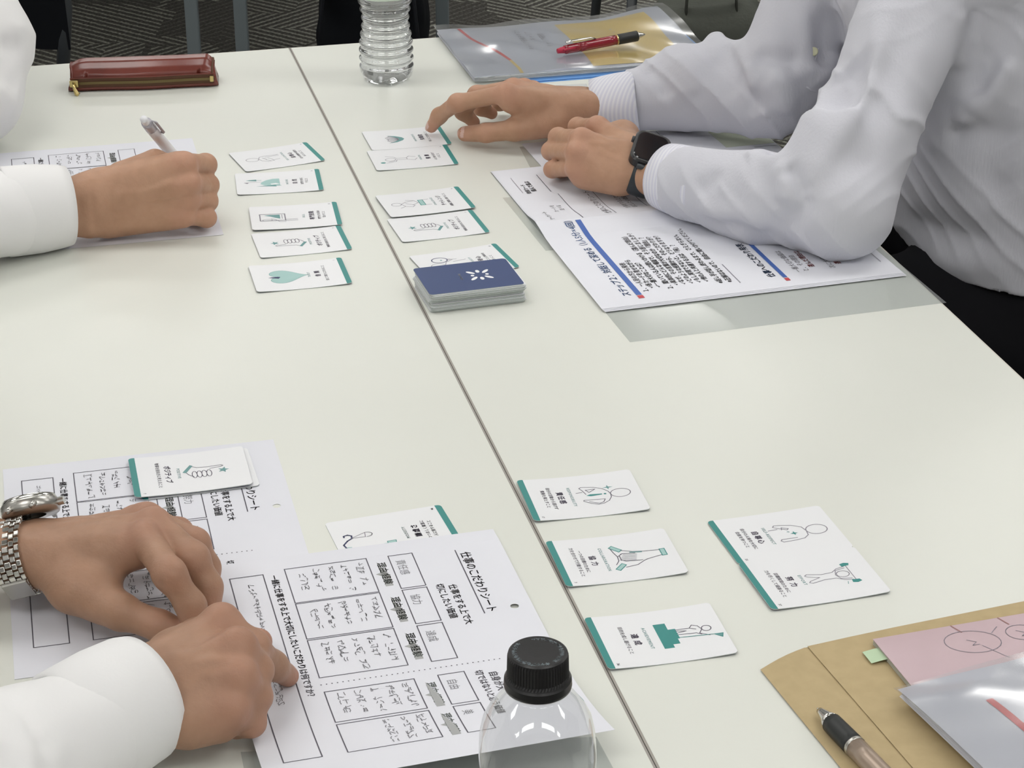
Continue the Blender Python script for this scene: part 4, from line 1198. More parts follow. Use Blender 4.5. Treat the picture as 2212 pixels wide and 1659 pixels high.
# ---------------------------------------------------------------- hands
def hand_field(J):
    """J: joints in world metres -> list of groups for the distance field"""
    W = J['wrist']; arm = J['arm']
    mcp = [J[f][0] for f in 'IMRL']
    wid = mcp[3] - mcp[0]; wid = wid / np.linalg.norm(wid)
    fw = (mcp[1] + mcp[2]) / 2 - W; fw = fw / np.linalg.norm(fw)
    dors = np.cross(fw, wid); dors /= np.linalg.norm(dors)
    if J.get('flip'): dors = -dors
    if dors @ np.asarray(J['up']) < 0: dors = -dors
    wid = np.cross(dors, fw); 
    if wid @ (mcp[3] - mcp[0]) < 0: wid = -wid
    s = J.get('scale', 1.0)
    palm = []
    fa = arm - W; fa /= np.linalg.norm(fa)
    wa = wid - fa * (wid @ fa); wa /= np.linalg.norm(wa)
    for q in (-1, 1):
        palm.append((W + wid * q * 0.0125 * s, W + (arm - W) * .5 + wa * q * 0.0085 * s, 0.0175 * s, 0.0185 * s))
        palm.append((W + (arm - W) * .5 + wa * q * 0.0085 * s, arm + wa * q * .008, 0.0185 * s, 0.019))
    for i, m in enumerate(mcp):
        q = (-0.020, -0.007, 0.006, 0.018)[i] * s
        r1 = (0.0108, 0.0112, 0.0104, 0.0094)[i] * s
        palm.append((W + wid * q * 0.75 + fw * 0.006, m - dors * 0.0015, 0.0145 * s, r1))
        # palm flesh below the bones
        palm.append((W + wid * q + fw * 0.020 - dors * 0.009 * s, m - dors * 0.0095 * s - fw * 0.008, 0.0120 * s, 0.0095 * s))
    palm.append((W + wid * 0.021 * s + fw * 0.02 - dors * 0.009 * s, mcp[3] - dors * 0.008 * s - fw * 0.012, 0.0135 * s, 0.010 * s))
    Tm = J['T']
    thumb = [(W - wid * 0.012 * s + fw * 0.012 - dors * 0.004, Tm[0], 0.0155 * s, 0.0155 * s), (Tm[0], Tm[1], 0.0160 * s, 0.0122 * s)]
    thumb_f = [(Tm[0], Tm[1], 0.0125 * s, 0.0118 * s), (Tm[1], Tm[2], 0.0112 * s, 0.0102 * s), (Tm[2], Tm[3], 0.0104 * s, 0.0084 * s)]
    web = [(Tm[1] * 0.55 + Tm[0] * 0.45, mcp[0] * 0.7 + W * 0.3 - dors * 0.006, 0.0085 * s, 0.0085 * s)]
    fingers = []
    for i, f in enumerate('IMRL'):
        a, b, c, d = J[f]
        k = (1.0, 1.03, 0.97, 0.86)[i] * s * J.get('fr', 1.0)
        fingers.append([(a, b, 0.0098 * k, 0.0089 * k), (b, c, 0.0090 * k, 0.0080 * k), (c, d, 0.0081 * k, 0.0068 * k)])
    bumps = [(m + dors * (0.0010), 0.0108 * s) for m in mcp] + [(J[f][1], 0.0084 * s * J.get('fr', 1.0) * (1.0, 1.03, 0.97, 0.86)[i]) for i, f in enumerate('IMRL')]
    rng = np.random.RandomState(J.get('seed', 1))
    veins = []
    for (a, b, w0, w1) in ((0.15, 0.85, -0.006, -0.012), (0.10, 0.9, 0.004, 0.0), (0.2, 0.88, 0.012, 0.011), (0.35, 0.8, -0.012, 0.004)):
        pts = []
        for k in range(7):
            t = a + (b - a) * k / 6; off = w0 + (w1 - w0) * k / 6 + 0.0022 * math.sin(k * 1.7 + w0 * 900)
            base = W * (1 - t) + (mcp[1] + mcp[2]) / 2 * t
            pts.append(base + wid * off + dors * 0.0135)
        veins.append(pts)
    tendons = [[W + wid * q * 0.5 + fw * 0.02 + dors * 0.012, m + dors * 0.0085] for q, m in zip((-0.016, -0.005, 0.004, 0.013), mcp)]
    def fn(P):
        d = None
        for (a, b, r0, r1) in palm:
            x = d_cone(P, a, b, r0, r1); d = x if d is None else smin(d, x, 0.012)
        for (a, b, r0, r1) in thumb: d = smin(d, d_cone(P, a, b, r0, r1), 0.012)
        for (a, b, r0, r1) in web: d = smin(d, d_cone(P, a, b, r0, r1), 0.014)
        for c, r in bumps[:4]: d = smin(d, np.sqrt(((P - c.astype(np.float32)) ** 2).sum(1)) - r, 0.005)
        # tendons and veins as low relief
        near = d < 0.012
        if near.any():
            Q = P[near]; dd = d[near]
            for t in tendons:
                ds, _ = seg_dist(Q, t); dd = dd - 0.0009 * np.exp(-(ds / 0.0042) ** 2)
            for v in veins:
                ds, _ = seg_dist(Q, v); dd = dd - 0.0011 * np.exp(-(ds / 0.0032) ** 2)
            d = d.copy(); d[near] = dd
        for fi, fg in enumerate(fingers):
            x = None
            for (a, b, r0, r1) in fg:
                y = d_cone(P, a, b, r0, r1); x = y if x is None else smin(x, y, 0.007)
            c, r = bumps[4 + fi]
            x = smin(x, np.sqrt(((P - c.astype(np.float32)) ** 2).sum(1)) - r, 0.004)
            # skin creases across the knuckle
            d = smin(d, x, J.get('kf', 0.0028))
        x = None
        for (a, b, r0, r1) in thumb_f:
            y = d_cone(P, a, b, r0, r1); x = y if x is None else smin(x, y, 0.004)
        d = smin(d, x, 0.0035)
        return d
    allp = [W, arm] + [p for f in 'IMRLT' for p in J[f]]
    lo = np.min(allp, 0) - 0.034; hi = np.max(allp, 0) + 0.034
    red = [(m, 0.014) for m in mcp] + [(J[f][1], 0.010) for f in 'IMRL'] + [(J[f][3], 0.014) for f in 'IMRLT'] + [(Tm[2], 0.010)]
    return fn, lo, hi, red, (fw, wid, dors)

def resolve(spec):
    """joint table: absolute (px, py, h) or ('+', dx, dy, dz) metres from the joint before"""
    J = {k: v for k, v in spec.items() if k in ('up', 'scale', 'seed', 'flip', 'kf', 'fr', 'nails', 'creases', 'free', '_J', '_fr')}
    for k, v in spec.items():
        if k in J: continue
        if k in ('wrist', 'arm', 'elbow', 'shoulder'): J[k] = v if isinstance(v, np.ndarray) else A3(*v); continue
        out = []
        for q in v:
            out.append(q if isinstance(q, np.ndarray) else out[-1] + np.array(q[1:]) if q[0] == '+' else A3(*q))
        J[k] = out
    return J
def build_hand(spec, clipfn=None, h=0.00135):
    J = resolve(spec)
    fn, lo, hi, red, fr = hand_field(J)
    lo[2] = max(lo[2], T - 0.002) if not spec.get('free') else lo[2]
    if spec.get('creases'):
        cr_ = fold_field([([raycast(fn, *q) for q in pts], a, w) for pts, a, w in spec['creases']])
        fn0 = fn
        fn = lambda P: fn0(P) - cr_(P)
    V, F = surface_nets(fn, lo, hi, h)
    V = relax(V, F, 2, 0.5)
    r = np.zeros(len(V))
    for c, s in red: r = np.maximum(r, np.exp(-(((V - c) ** 2).sum(1)) / (s * s)))
    return V, F, r * 0.75, J, fn, fr
def nail(tip, prev, up, rad=0.0068, w=0.0062, L=0.0115, name='fingernail', parent=None, lift=0.0):
    """curved nail plate on the back of a fingertip"""
    t = (tip - prev); t /= np.linalg.norm(t); up = up - t * (up @ t); up /= np.linalg.norm(up); sd = np.cross(t, up)
    V, F = [], []
    nu, nv = 7, 6
    for i in range(nu):
        for j in range(nv):
            a = (j / (nv - 1) - 0.5) * 2; u = i / (nu - 1)
            ww = w * (0.75 + 0.25 * math.sin(math.pi * min(u * 1.1 + 0.1, 1)))
            ang = a * 0.85
            R = rad + 0.0008
            p = tip + t * (-0.005 + L * u * 0.9) + sd * math.sin(ang) * ww * 1.12 + up * (R * (math.cos(ang * 0.9)) - 0.0018 * u * u - 0.0004)
            V.append(p)
    for i in range(nu - 1):
        for j in range(nv - 1): F.append((i * nv + j, i * nv + j + 1, (i + 1) * nv + j + 1, (i + 1) * nv + j))
    return V, F

# ---------------------------------------------------------------- joint tables of the five hands in view (photo pixel, height above the table)
HAND_R1 = dict(up=(0.1, -0.2, 1), seed=3, wrist=(1262, 230, .036), arm=(1385, 214, .040),
 I=[(1092, 202, .066), (988, 222, .050), (949, 250, .026), (932, 274, .011)],
 M=[(1108, 192, .062), (1030, 205, .050), ('+', -.016, .014, -.024), ('+', .012, .006, -.014)],
 R=[(1128, 192, .052), (1060, 202, .040), ('+', -.012, .010, -.020), ('+', .013, .004, -.008)],
 L=[(1148, 196, .040), (1092, 206, .028), ('+', -.008, .006, -.012), ('+', .012, .003, -.003)],
 T=[(1200, 262, .030), (1112, 280, .026), (1050, 287, .020), (1004, 289, .014)])
HAND_R2 = dict(up=(0.1, -0.3, 1), seed=5, wrist=(1390, 360, .036), arm=(1505, 402, .041),
 I=[(1290, 274, .060), (1248, 274, .046), ('+', .004, .016, -.016), ('+', .014, .006, -.008)],
 M=[(1256, 300, .060), (1206, 297, .044), ('+', .004, .018, -.016), ('+', .016, .004, -.010)],
 R=[(1246, 330, .050), (1190, 326, .030), ('+', .006, .016, -.012), ('+', .018, .004, -.003)],
 L=[(1246, 364, .034), (1193, 366, .0175), ('+', .008, .014, -.006), ('+', .014, .002, -.001)],
 T=[(1345, 296, .034), (1300, 300, .024), ('+', -.018, .012, -.006), ('+', -.014, .002, -.002)])
HAND_A = dict(up=(0.0, -1, 0.6), seed=7, fr=1.12, kf=0.0016, wrist=(182, 446, .037), arm=(50, 456, .043),
 I=[(400, 354, .075), (444, 356, .060), ('+', -.014, .020, -.014), ('+', -.012, .010, -.014)],
 M=[(408, 396, .058), (448, 400, .042), ('+', -.010, .020, -.014), ('+', -.014, .006, -.010)],
 R=[(408, 430, .040), (447, 434, .028), ('+', -.010, .018, -.010), ('+', -.014, .003, -.004)],
 L=[(398, 466, .024), (446, 470, .0150), ('+', -.008, .014, -.003), ('+', -.012, .002, -.001)],
 T=[(268, 388, .048), (335, 350, .060), ('+', .020, .018, -.010), ('+', .016, .012, -.010)])
HAND_B = dict(up=(0.1, -0.35, 1), seed=9, fr=1.12, kf=.004, wrist=(66, 1192, .036), arm=(-120, 1194, .042), scale=1.0,
 I=[(314, 1164, .062), (366, 1240, .058), (413, 1309, .037), ('+', .004, -.010, -.016)],
 M=[(332, 1134, .062), (416, 1206, .052), (448, 1268, .033), ('+', .002, -.010, -.016)],
 R=[(318, 1122, .052), (420, 1174, .042), (446, 1226, .024), ('+', .003, -.014, -.010)],
 L=[(296, 1126, .038), (386, 1148, .030), (424, 1190, .015), ('+', .006, -.013, -.004)],
 T=[(160, 1268, .032), (262, 1322, .026), (345, 1352, .020), ('+', .018, -.004, -.004)])
HAND_C = dict(up=(0.1, -0.45, 1), seed=11, kf=0.005, wrist=(318, 1508, .041), arm=(180, 1580, .045), scale=1.06,
 I=[(478, 1345, .062), (547, 1398, .050), (590, 1438, .026), (622, 1460, .0085)],
 M=[(512, 1398, .062), (553, 1448, .044), ('+', -.012, .010, -.020), ('+', -.014, -.004, -.006)],
 R=[(516, 1462, .052), (552, 1505, .034), ('+', -.010, .010, -.016), ('+', -.015, -.002, -.003)],
 L=[(498, 1528, .038), (542, 1560, .020), ('+', -.010, .006, -.006), ('+', -.014, .000, -.001)],
 T=[(380, 1425, .040), (430, 1375, .022), ('+', .022, .006, -.006), ('+', .016, .000, -.002)])


# ---------------------------------------------------------------- heads
def head_field(c, f, up=np.array([0, 0, 1.0])):
    """c centre of the head, f facing; returns field, eye centres, frame"""
    f = f / np.linalg.norm(f); up = up - f * (up @ f); up /= np.linalg.norm(up); sd = np.cross(f, up)
    R = np.stack([f, sd, up], 1)
    L = lambda x, y, z: c + R @ np.array([x, y, z])
    eyes = [L(.082, s * .031, .0) for s in (-1, 1)]
    def fn(P):
        d = d_ell(P, L(-.012, 0, .032), (.098, .076, .088), R)
        d = smin(d, d_ell(P, L(.020, 0, -.045), (.066, .057, .070), R), 0.03)
        d = smin(d, d_cone(P, L(.060, 0, -.088), L(.055, 0, -.080), .022, .024), 0.02)
        d = smin(d, d_cone(P, L(.088, 0, .008), L(.103, 0, -.030), .009, .0125), 0.010)
        for s in (-1, 1):
            d = smin(d, d_cone(P, L(.098, s * .011, -.033), L(.094, s * .014, -.032), .0075, .006), 0.006)
            d = smin(d, d_cone(P, L(.083, s * .014, .022), L(.074, s * .046, .022), .0085, .006), 0.010)
            d = smin(d, d_cone(P, L(.058, s * .045, -.018), L(.045, s * .052, -.022), .017, .014), 0.020)
            q = d_ell(P, L(-.004, s * .077, -.006), (.017, .006, .030), R)
            q = np.maximum(q, -d_ell(P, L(.001, s * .083, -.004), (.009, .005, .018), R))
            d = smin(d, q, 0.006)
            ds = np.sqrt(((P - L(.089, s * .031, .001).astype(np.float32)) ** 2).sum(1)); d = d + 0.0055 * np.exp(-(ds / .012) ** 2)
            d = smin(d, d_cone(P, L(.0865, s * .020, .006), L(.082, s * .043, .006), .0032, .0028), 0.003)
        d = smin(d, d_cone(P, L(.090, -.016, -.058), L(.090, .016, -.058), .0062, .0062), 0.006)
        d = smin(d, d_cone(P, L(.087, -.014, -.068), L(.087, .014, -.068), .0070, .0070), 0.006)
        ds, _ = seg_dist(P, [L(.095, -.024, -.0625), L(.0975, 0, -.0632), L(.095, .024, -.0625)]); d = d + 0.0030 * np.exp(-(ds / .0028) ** 2)
        return d
    def hair(P):
        d = d_ell(P, L(-.014, 0, .036), (.106, .084, .096), R)
        Q = (P - c.astype(np.float32)) @ R.astype(np.float32)
        cut = np.maximum(Q[:, 0] - (.052 + 0.3 * (Q[:, 2] - .05)), -0.075 - Q[:, 2]) 
        cut = np.maximum(cut, (Q[:, 0] - .02) + (-.012 - Q[:, 2]) * 0.6)
        d = smin(d + 0.0012 * np.sin(Q[:, 1] * 260 + Q[:, 0] * 90), d + 1.0, 0.001)
        return np.maximum(d, cut)
    return fn, hair, eyes, L

def fold_field(folds):
    """folds: (points, amplitude, width) -> displacement; positive amplitude raises a ridge"""
    data = [([np.asarray(p) for p in pts], a, w) for pts, a, w in folds if all(p is not None for p in pts)]
    box = [(np.min(p, 0) - 3 * w, np.max(p, 0) + 3 * w) for p, a, w in data]
    def fn(P):
        s = np.zeros(len(P), np.float32)
        for (pts, a, w), (lo, hi) in zip(data, box):
            m = ((P > lo) & (P < hi)).all(1)
            if not m.any(): continue
            d, t = seg_dist(P[m], pts)
            s[m] += a * (np.exp(-(d / w) ** 2) if a > 0 else np.exp(-(d / (w * 1.05)) ** 1.35)) * np.minimum(1, np.minimum(t, 1 - t) * 5 + 0.15)
        return s
    return fn
def cloth_noise(P, amp, seed=0):
    x, y, z = P[:, 0] * 1.0, P[:, 1], P[:, 2]
    return amp * (np.sin(31 * x + 17 * z + seed) * np.sin(27 * y - 23 * z + 1.3 * seed) + 0.6 * np.sin(61 * y + 39 * x + seed) * np.sin(53 * z - 29 * y))

def wrinkles(P, amp, seed=0):
    """short ridged creases, as thin cotton makes"""
    x, y, z = P[:, 0], P[:, 1], P[:, 2]
    w1 = np.sin(70 * x + 95 * z - 30 * y + 1.9 * np.sin(38 * y + 21 * x + seed) + seed)
    w2 = np.sin(-60 * x + 120 * z + 55 * y + 1.6 * np.sin(44 * x - 31 * z + seed))
    m1 = 0.5 + 0.5 * np.sin(23 * x + 19 * y + 29 * z + 2 * seed); m2 = 0.5 + 0.5 * np.sin(31 * z - 17 * x + 21 * y + seed)
    return amp * ((1 - np.abs(w1)) ** 2.2 * m1 ** 2.0 + 0.45 * (1 - np.abs(w2)) ** 2.2 * (m2 * (1 - m1)) ** 1.5)
def cuff(path, rads, m, parent, th=0.0016, seg=44, up=(0, 0, 1), flat=None, label=None):
    """open ended double walled sleeve cuff, squashed where it rests on the table"""
    V1, F1 = tube_pts(path, rads, seg, False, up=up)
    r2 = [(r[0] - th, r[1] - th) if isinstance(r, tuple) else r - th for r in rads]
    V2, F2 = tube_pts(path, r2, seg, False, up=up)
    n = len(V1); F = list(F1) + [tuple(reversed([i + n for i in f])) for f in F2]
    m_ = len(path)
    for e in (0, m_ - 1):
        for k in range(seg):
            a, b = e * seg + k, e * seg + (k + 1) % seg
            F.append((a, a + n, b + n, b) if e else (b, b + n, a + n, a))
    V = [Vector((v.x, v.y, max(v.z, T + 0.0012 + 0.0 * i))) for i, v in enumerate(V1 + V2)]
    bm = bmesh.new(); vs = [bm.verts.new(v) for v in V]
    for f in F:
        try: bm.faces.new([vs[i] for i in f])
        except ValueError: pass
    bmesh.ops.recalc_face_normals(bm, faces=bm.faces)
    return bm_obj('cuff', bm, m, parent, smooth=True, label=label)

def sd_obj(name, fn, lo, hi, h, m, parent, relax_it=1, pad=1.4):
    V, F = surface_nets(fn, lo, hi, h, pad=pad)
    V = relax(V, F, relax_it, 0.5)
    return np_mesh(name, V, F, m, parent)

def shoe(ank, f, parent):
    f = np.array([f[0], f[1], 0.0]); f /= np.linalg.norm(f)
    a = ank.copy(); a[2] = 0
    def fn(P):
        d = d_cone(P, a + f * -.03 + (0, 0, .045), a + f * .06 + (0, 0, .042), .038, .036)
        d = smin(d, d_cone(P, a + f * .06 + (0, 0, .035), a + f * .17 + (0, 0, .030), .040, .030), .02)
        d = smin(d, d_cone(P, a + (0, 0, .05), a + (0, 0, .10), .036, .038), .02)
        return np.maximum(d, 0.002 - P[:, 2])
    return sd_obj('shoe', fn, a - .12, a + .24, 0.006, MT['black_plastic'], parent)

def person(label, hands, skin, K, shirt_m, shirt_fn_extra=None, folds=(), arms=(), sh=0.0034, noise=0.0012, hem=None, seed=0, shirt_name='shirt', torso_r=0.135):
    """K: joints in metres; arms: list of sleeve cone lists"""
    root = empty('person', (K['pelvis'][0], K['pelvis'][1], 0), 0, label, 'person')
    Mi = -np.array(root.location)
    f = K['face']; f = f / np.linalg.norm(f); side = np.array([-f[1], f[0], 0])
    # --- skin: head, neck, trunk and arms as one field, hands meshed finer, all in one mesh
    hf, hair, eyes, L = head_field(K['head'], K['face'])
    tr = torso_r - 0.02
    def core(P):
        d = hf(P)
        d = smin(d, d_cone(P, K['head'] - f * .02 - np.array([0, 0, .06]), K['neck'], .052, .058), .03)
        for q in (-1, 1):
            d = smin(d, d_cone(P, K['pelvis'] + side * q * .05, K['chest'] + side * q * .06, tr, tr * .95), .04)
            d = smin(d, d_cone(P, K['chest'] + side * q * .05, K['neck'] - np.array([0, 0, .03]), tr * .8, .05), .04)
        for S_, E_, M_, W_ in K['arms']:
            d = smin(d, d_cone(P, K['neck'] - np.array([0, 0, .085]), S_ - np.array([0, 0, .01]), .055, .045), .03)
            d = smin(d, d_cone(P, S_, E_, .042, .026), .02); d = smin(d, d_cone(P, E_, M_, .026, .020), .012); d = smin(d, d_cone(P, M_, W_, .020, .014), .012)
        return d
    pts = np.array([K['head'] + .14, K['head'] - .14, K['pelvis'] + .18, K['pelvis'] - .18] + [p + s for a in K['arms'] for p in a for s in (-.06, .06)])
    V, F = surface_nets(core, pts.min(0), pts.max(0), 0.0052, pad=1.3)
    V = relax(V, F, 1)
    Vs, Fs, Rs = [V], [F], [np.zeros(len(V))]
    n = len(V); nails = []
    for sp_ in hands:
        V, F, r, J, fn, fr = build_hand(sp_)
        Vs.append(V); Fs.append(F + n); Rs.append(r); n += len(V)
        for fg, upv, rad in sp_.get('nails', ()):
            nails.append(nail(J[fg][3], J[fg][2], np.array(upv, float), rad * J.get('scale', 1), w=rad * .92))
        sp_['_J'], sp_['_fr'] = J, fr
    np_mesh('body', np.concatenate(Vs) + Mi, np.concatenate(Fs), MT[skin], root, attr=np.concatenate(Rs))
    for V, F in nails: mesh_obj('fingernail', [v + Mi for v in V], F, MT['nail'], root, True)
    # --- hair, eyes, brows
    def shifted(fn): return lambda P: fn(P - Mi.astype(np.float32))
    sd_obj('hair', shifted(hair), K['head'] + Mi - .14, K['head'] + Mi + .15, 0.0045, MT['hair'], root)
    for e in eyes:
        bm = bmesh.new(); bmesh.ops.create_uvsphere(bm, u_segments=14, v_segments=10, radius=0.0105)
        for v in bm.verts: v.co = Vector((v.co.x, v.co.y, v.co.z * .48)) + Vector(e + Mi + f * -0.0045)
        bm_obj('eye', bm, MT['button_white'], root, True)
        bm = bmesh.new(); bmesh.ops.create_uvsphere(bm, u_segments=12, v_segments=8, radius=0.0052)
        for v in bm.verts: v.co = Vector((v.co.x, v.co.y, v.co.z * .9)) + Vector(e + Mi + f * 0.0015)
        bm_obj('iris', bm, MT['hair'], root, True)
    # --- trousers
    def trous(P):
        d = None
        for q, (kn, an) in zip((-1, 1), K['legs']):
            x = smin(d_cone(P, K['pelvis'] + side * q * -.09 * (1 if K.get('lsign', 1) > 0 else -1), kn, .092, .068), d_cone(P, kn, an, .066, .052), .03)
            d = x if d is None else np.minimum(d, x)
        d = smin(d, d_cone(P, K['pelvis'] + side * .05, K['pelvis'] - side * .05, .135, .135), .05)
        d = smin(d, d_cone(P, K['pelvis'], K['pelvis'] + (K['chest'] - K['pelvis']) * 0.35, .13, .128), .04)
        return d + cloth_noise(P, 0.003, 2)
    lp = np.array([K['pelvis']] + [p for a in K['legs'] for p in a])
    sd_obj('trousers', shifted(trous), lp.min(0) + Mi - .17, lp.max(0) + Mi + np.array([.17, .17, .30]), 0.009, MT['trouser'], root)
    for kn, an in K['legs']:
        o = shoe(an + Mi + np.array([0, 0, 0]), f, root)
    # --- shirt
    hemz = K.get('hem', K['pelvis'][2] + .06)
    def shirt0(P):
        d = None
        for q in (-1, 1):
            x = d_cone(P, K['pelvis'] + side * q * .05, K['chest'] + side * q * .055, torso_r * 1.02, torso_r)
            d = x if d is None else smin(d, x, .05)
            d = smin(d, d_cone(P, K['chest'] + side * q * .05, K['neck'] - np.array([0, 0, .035]), torso_r * .86, .066), .05)
        if shirt_fn_extra: d = shirt_fn_extra(P, d)
        for S_ in (K['arms'][0][0], K['arms'][1][0]): d = smin(d, d_cone(P, K['neck'] - np.array([0, 0, .085]), S_ - np.array([0, 0, .008]), .078, .064), .05)
        for ci, cones in enumerate(arms):
            x = None
            for (a, b, r0, r1) in cones:
                y = d_cone(P, a, b, r0, r1); x = y if x is None else smin(x, y, .018)
            d = smin(d, x, .010)
        d = np.maximum(d, hemz + .012 * np.sin(9 * P[:, 0] + 7 * P[:, 1]) - P[:, 2])
        return d
    FF = None
    if folds:
        def ray(q): return raycast(lambda P: shirt0(P), *q)
        FF = fold_field([([ray(q) for q in pts], a, w) for pts, a, w in folds])
    def shirt(P):
        d = shirt0(P)
        m = np.abs(d) < 0.03
        if m.any():
            Q = P[m]; e = d[m] + cloth_noise(Q, noise, seed) - wrinkles(Q, noise * 1.9, seed)
            if FF: e = e - FF(Q)
            d = d.copy(); d[m] = e
        return np.maximum(d, np.minimum(T + 0.0014 - P[:, 2], -K['table'](P)))
    allp = np.array([K['pelvis'], K['neck']] + [p for c_ in arms for (a, b, _, _) in c_ for p in (a, b)])
    lo = allp.min(0) - .16; hi = allp.max(0) + .16; lo[2] = max(lo[2], hemz - .03)
    V, F = surface_nets(shirt, lo, hi, sh, pad=1.25)
    V = relax(V, F, 1, 0.5)
    np_mesh(shirt_name, V + Mi, F, shirt_m, root)
    # collar
    nk = K['neck']
    V, F = tube_pts([Vector(nk + Mi + np.array([0, 0, -.045])), Vector(nk + Mi + np.array([0, 0, -.01])), Vector(nk + Mi + f * .006 + np.array([0, 0, .012]))], [(.074, .070), (.067, .064), (.066, .062)], 32, False, up=tuple(f))
    o = mesh_obj('collar', V, F, shirt_m, root, True); md = o.modifiers.new('t', 'SOLIDIFY'); md.thickness = .003
    PEOPLE[root.name] = shirt0
    return root
PEOPLE = {}
def table_half(sgn):
    """negative on the table top's footprint (shirts may not sink into the top there)"""
    e = SEAM + SN * (TW * sgn); n = SN * sgn
    def fn(P): return (P[:, 0] - e.x) * n.x + (P[:, 1] - e.y) * n.y
    return fn
# ================================================================ PEOPLE
NV = np.array
HAND_R1['nails'] = [('I', (-.75, -.35, .6), .0068), ('T', (-.1, -.80, .55), .0084)]
HAND_A['creases'] = [([(194, 386), (198, 440), (207, 500)], -.0009, .0020), ([(234, 372), (239, 430), (242, 490)], -.0009, .0020)]
HAND_C['creases'] = [([(352, 1395), (372, 1440), (385, 1500)], -.0006, .0020), ([(500, 1590), (530, 1585), (548, 1572)], -.0014, .0025)]
HAND_C['nails'] = [('I', (.25, .30, .9), .0068)]
def px_arm(*q): return [A3(*p) for p in q]

# ---- man on the right, both forearms on the table
cL = px_arm((1500, 400, .041), (1630, 424, .043), (1815, 445, .050))
cR = px_arm((1345, 224, .036), (1480, 192, .050), (1672, 190, .066))
SL, SR = cL[2] + (A3(1978, 0, .215) - cL[2]) * 1.75, NV((.43, 2.34, T + .345))
K1 = dict(pelvis=NV((.585, 2.08, .57)), chest=NV((.475, 2.135, .945)), neck=NV((.44, 2.15, 1.135)), head=NV((.385, 2.15, 1.275)), face=NV((-.93, -.10, -.38)),
          arms=[(SL, cL[2], cL[1], cL[0]), (SR, cR[2], cR[1], cR[0])],
          legs=[(NV((.17, 1.99, .585)), NV((.20, 1.96, .09))), (NV((.17, 2.26, .585)), NV((.12, 2.28, .09)))], hem=T - .062, table=table_half(1))
folds1 = [
 ([(1650, 348), (1652, 399), (1668, 478), (1700, 536)], -0.0130, .0075), ([(1632, 345), (1630, 420), (1646, 500)], 0.0062, .012),
 ([(1744, 420), (1737, 448), (1708, 470), (1680, 496)], -0.0115, .0065), ([(1702, 356), (1722, 392), (1738, 425)], -0.0126, .0070),
 ([(1690, 350), (1700, 395), (1700, 440)], 0.0070, .010),
 ([(1905, 20), (1893, 116), (1870, 190), (1826, 270), (1775, 350), (1750, 405)], 0.0085, .011),
 ([(1822, 135), (1831, 162), (1812, 205), (1790, 232)], -0.0273, .017), ([(1800, 110), (1790, 160), (1775, 225)], 0.0093, .014),
 ([(1560, 372), (1520, 400), (1505, 414)], -0.0084, .007), ([(1505, 450), (1580, 462), (1660, 465)], 0.0054, .010), ([(1520, 475), (1600, 492), (1680, 520)], -0.0073, .008),
 ([(1610, 345), (1640, 338), (1690, 350)], 0.0093, .012), ([(1655, 352), (1665, 342), (1690, 336)], -0.0105, .006),
 ([(1960, 30), (1925, 150), (1880, 300), (1850, 400)], -0.0042, .018), ([(2000, 60), (1970, 200), (1930, 330)], 0.0031, .016),
 ([(2111, 5), (2112, 80), (2114, 172)], -0.0188, .011), ([(2085, 10), (2088, 90), (2095, 160)], 0.0093, .014),
 ([(2196, 20), (2168, 66), (2135, 150), (2085, 225)], -0.0188, .011), ([(2185, 120), (2140, 190), (2095, 245)], 0.0093, .013),
 ([(2040, 290), (2110, 286), (2205, 298)], -0.0126, .012), ([(2060, 272), (2130, 268), (2205, 275)], 0.0062, .014),
 ([(2010, 330), (2060, 262), (2120, 190)], 0.0062, .012), ([(2190, 230), (2150, 300), (2140, 380), (2175, 440)], -0.0105, .018),
 ([(1960, 470), (2040, 500), (2140, 520)], -0.0084, .016), ([(2020, 600), (2090, 612), (2180, 618)], -0.0105, .010), ([(2000, 560), (2080, 575), (2190, 570)], 0.0047, .016),
 ([(1564, 94), (1594, 152), (1612, 205), (1640, 250)], -0.0147, .009), ([(1582, 92), (1610, 150), (1632, 200)], 0.0078, .009),
 ([(1589, 50), (1610, 96), (1648, 142), (1700, 200)], -0.0147, .009), ([(1541, 118), (1566, 162), (1590, 205)], -0.0105, .008),
 ([(1548, 62), (1562, 85), (1584, 92)], 0.0093, .010), ([(1627, 126), (1680, 126), (1730, 134)], -0.0126, .008), ([(1620, 20), (1600, 60), (1596, 100)], 0.0078, .013),
 ([(1660, 160), (1690, 180), (1700, 220), (1690, 250)], 0.0078, .012), ([(1400, 145), (1430, 175), (1440, 215)], -0.0053, .010), ([(1460, 120), (1490, 160), (1500, 210)], 0.0047, .012),
 ([(1730, 10), (1745, 100), (1755, 170)], 0.0047, .010), ([(1785, 20), (1778, 90), (1772, 150)], -0.0063, .010)]
arms1 = [
 [(cL[0] + (cL[0] - cL[1]) * .10, cL[1], .0345, .0395), (cL[1], cL[2], .0400, .0470), (cL[2], SL, .0475, .058), (A3(1745, 385, .075), A3(1800, 300, .11), .030, .036)],
 [(cR[0] + (cR[0] - cR[1]) * .05, cR[1], .0315, .0420), (cR[1], cR[2], .0430, .050), (cR[2], SR, .049, .064),
  (A3(1468, 150, .072), A3(1500, 168, .070), .018, .022), (A3(1548, 92, .095), A3(1566, 130, .085), .012, .020)]]
man1 = person('person in a pale striped shirt leaning on both forearms at the right', [HAND_R1, HAND_R2], 'skin_a', K1, MT['shirt'], None, folds1, arms1, seed=1, sh=0.0027, noise=.0018)
R1o = NV(man1.location)
def rel(p, root): return Vector(p) - root.location
def local_path(pts, root): return [Vector(p) - root.location for p in pts]
def add_cuff(root, pts, rads, m, seed=0):
    """cuff built in world space, then moved under its person"""
    o = cuff([Vector(p) for p in pts], rads, m, None)
    o.data.transform(Matrix.Translation(-root.location)); o.parent = root
    return o
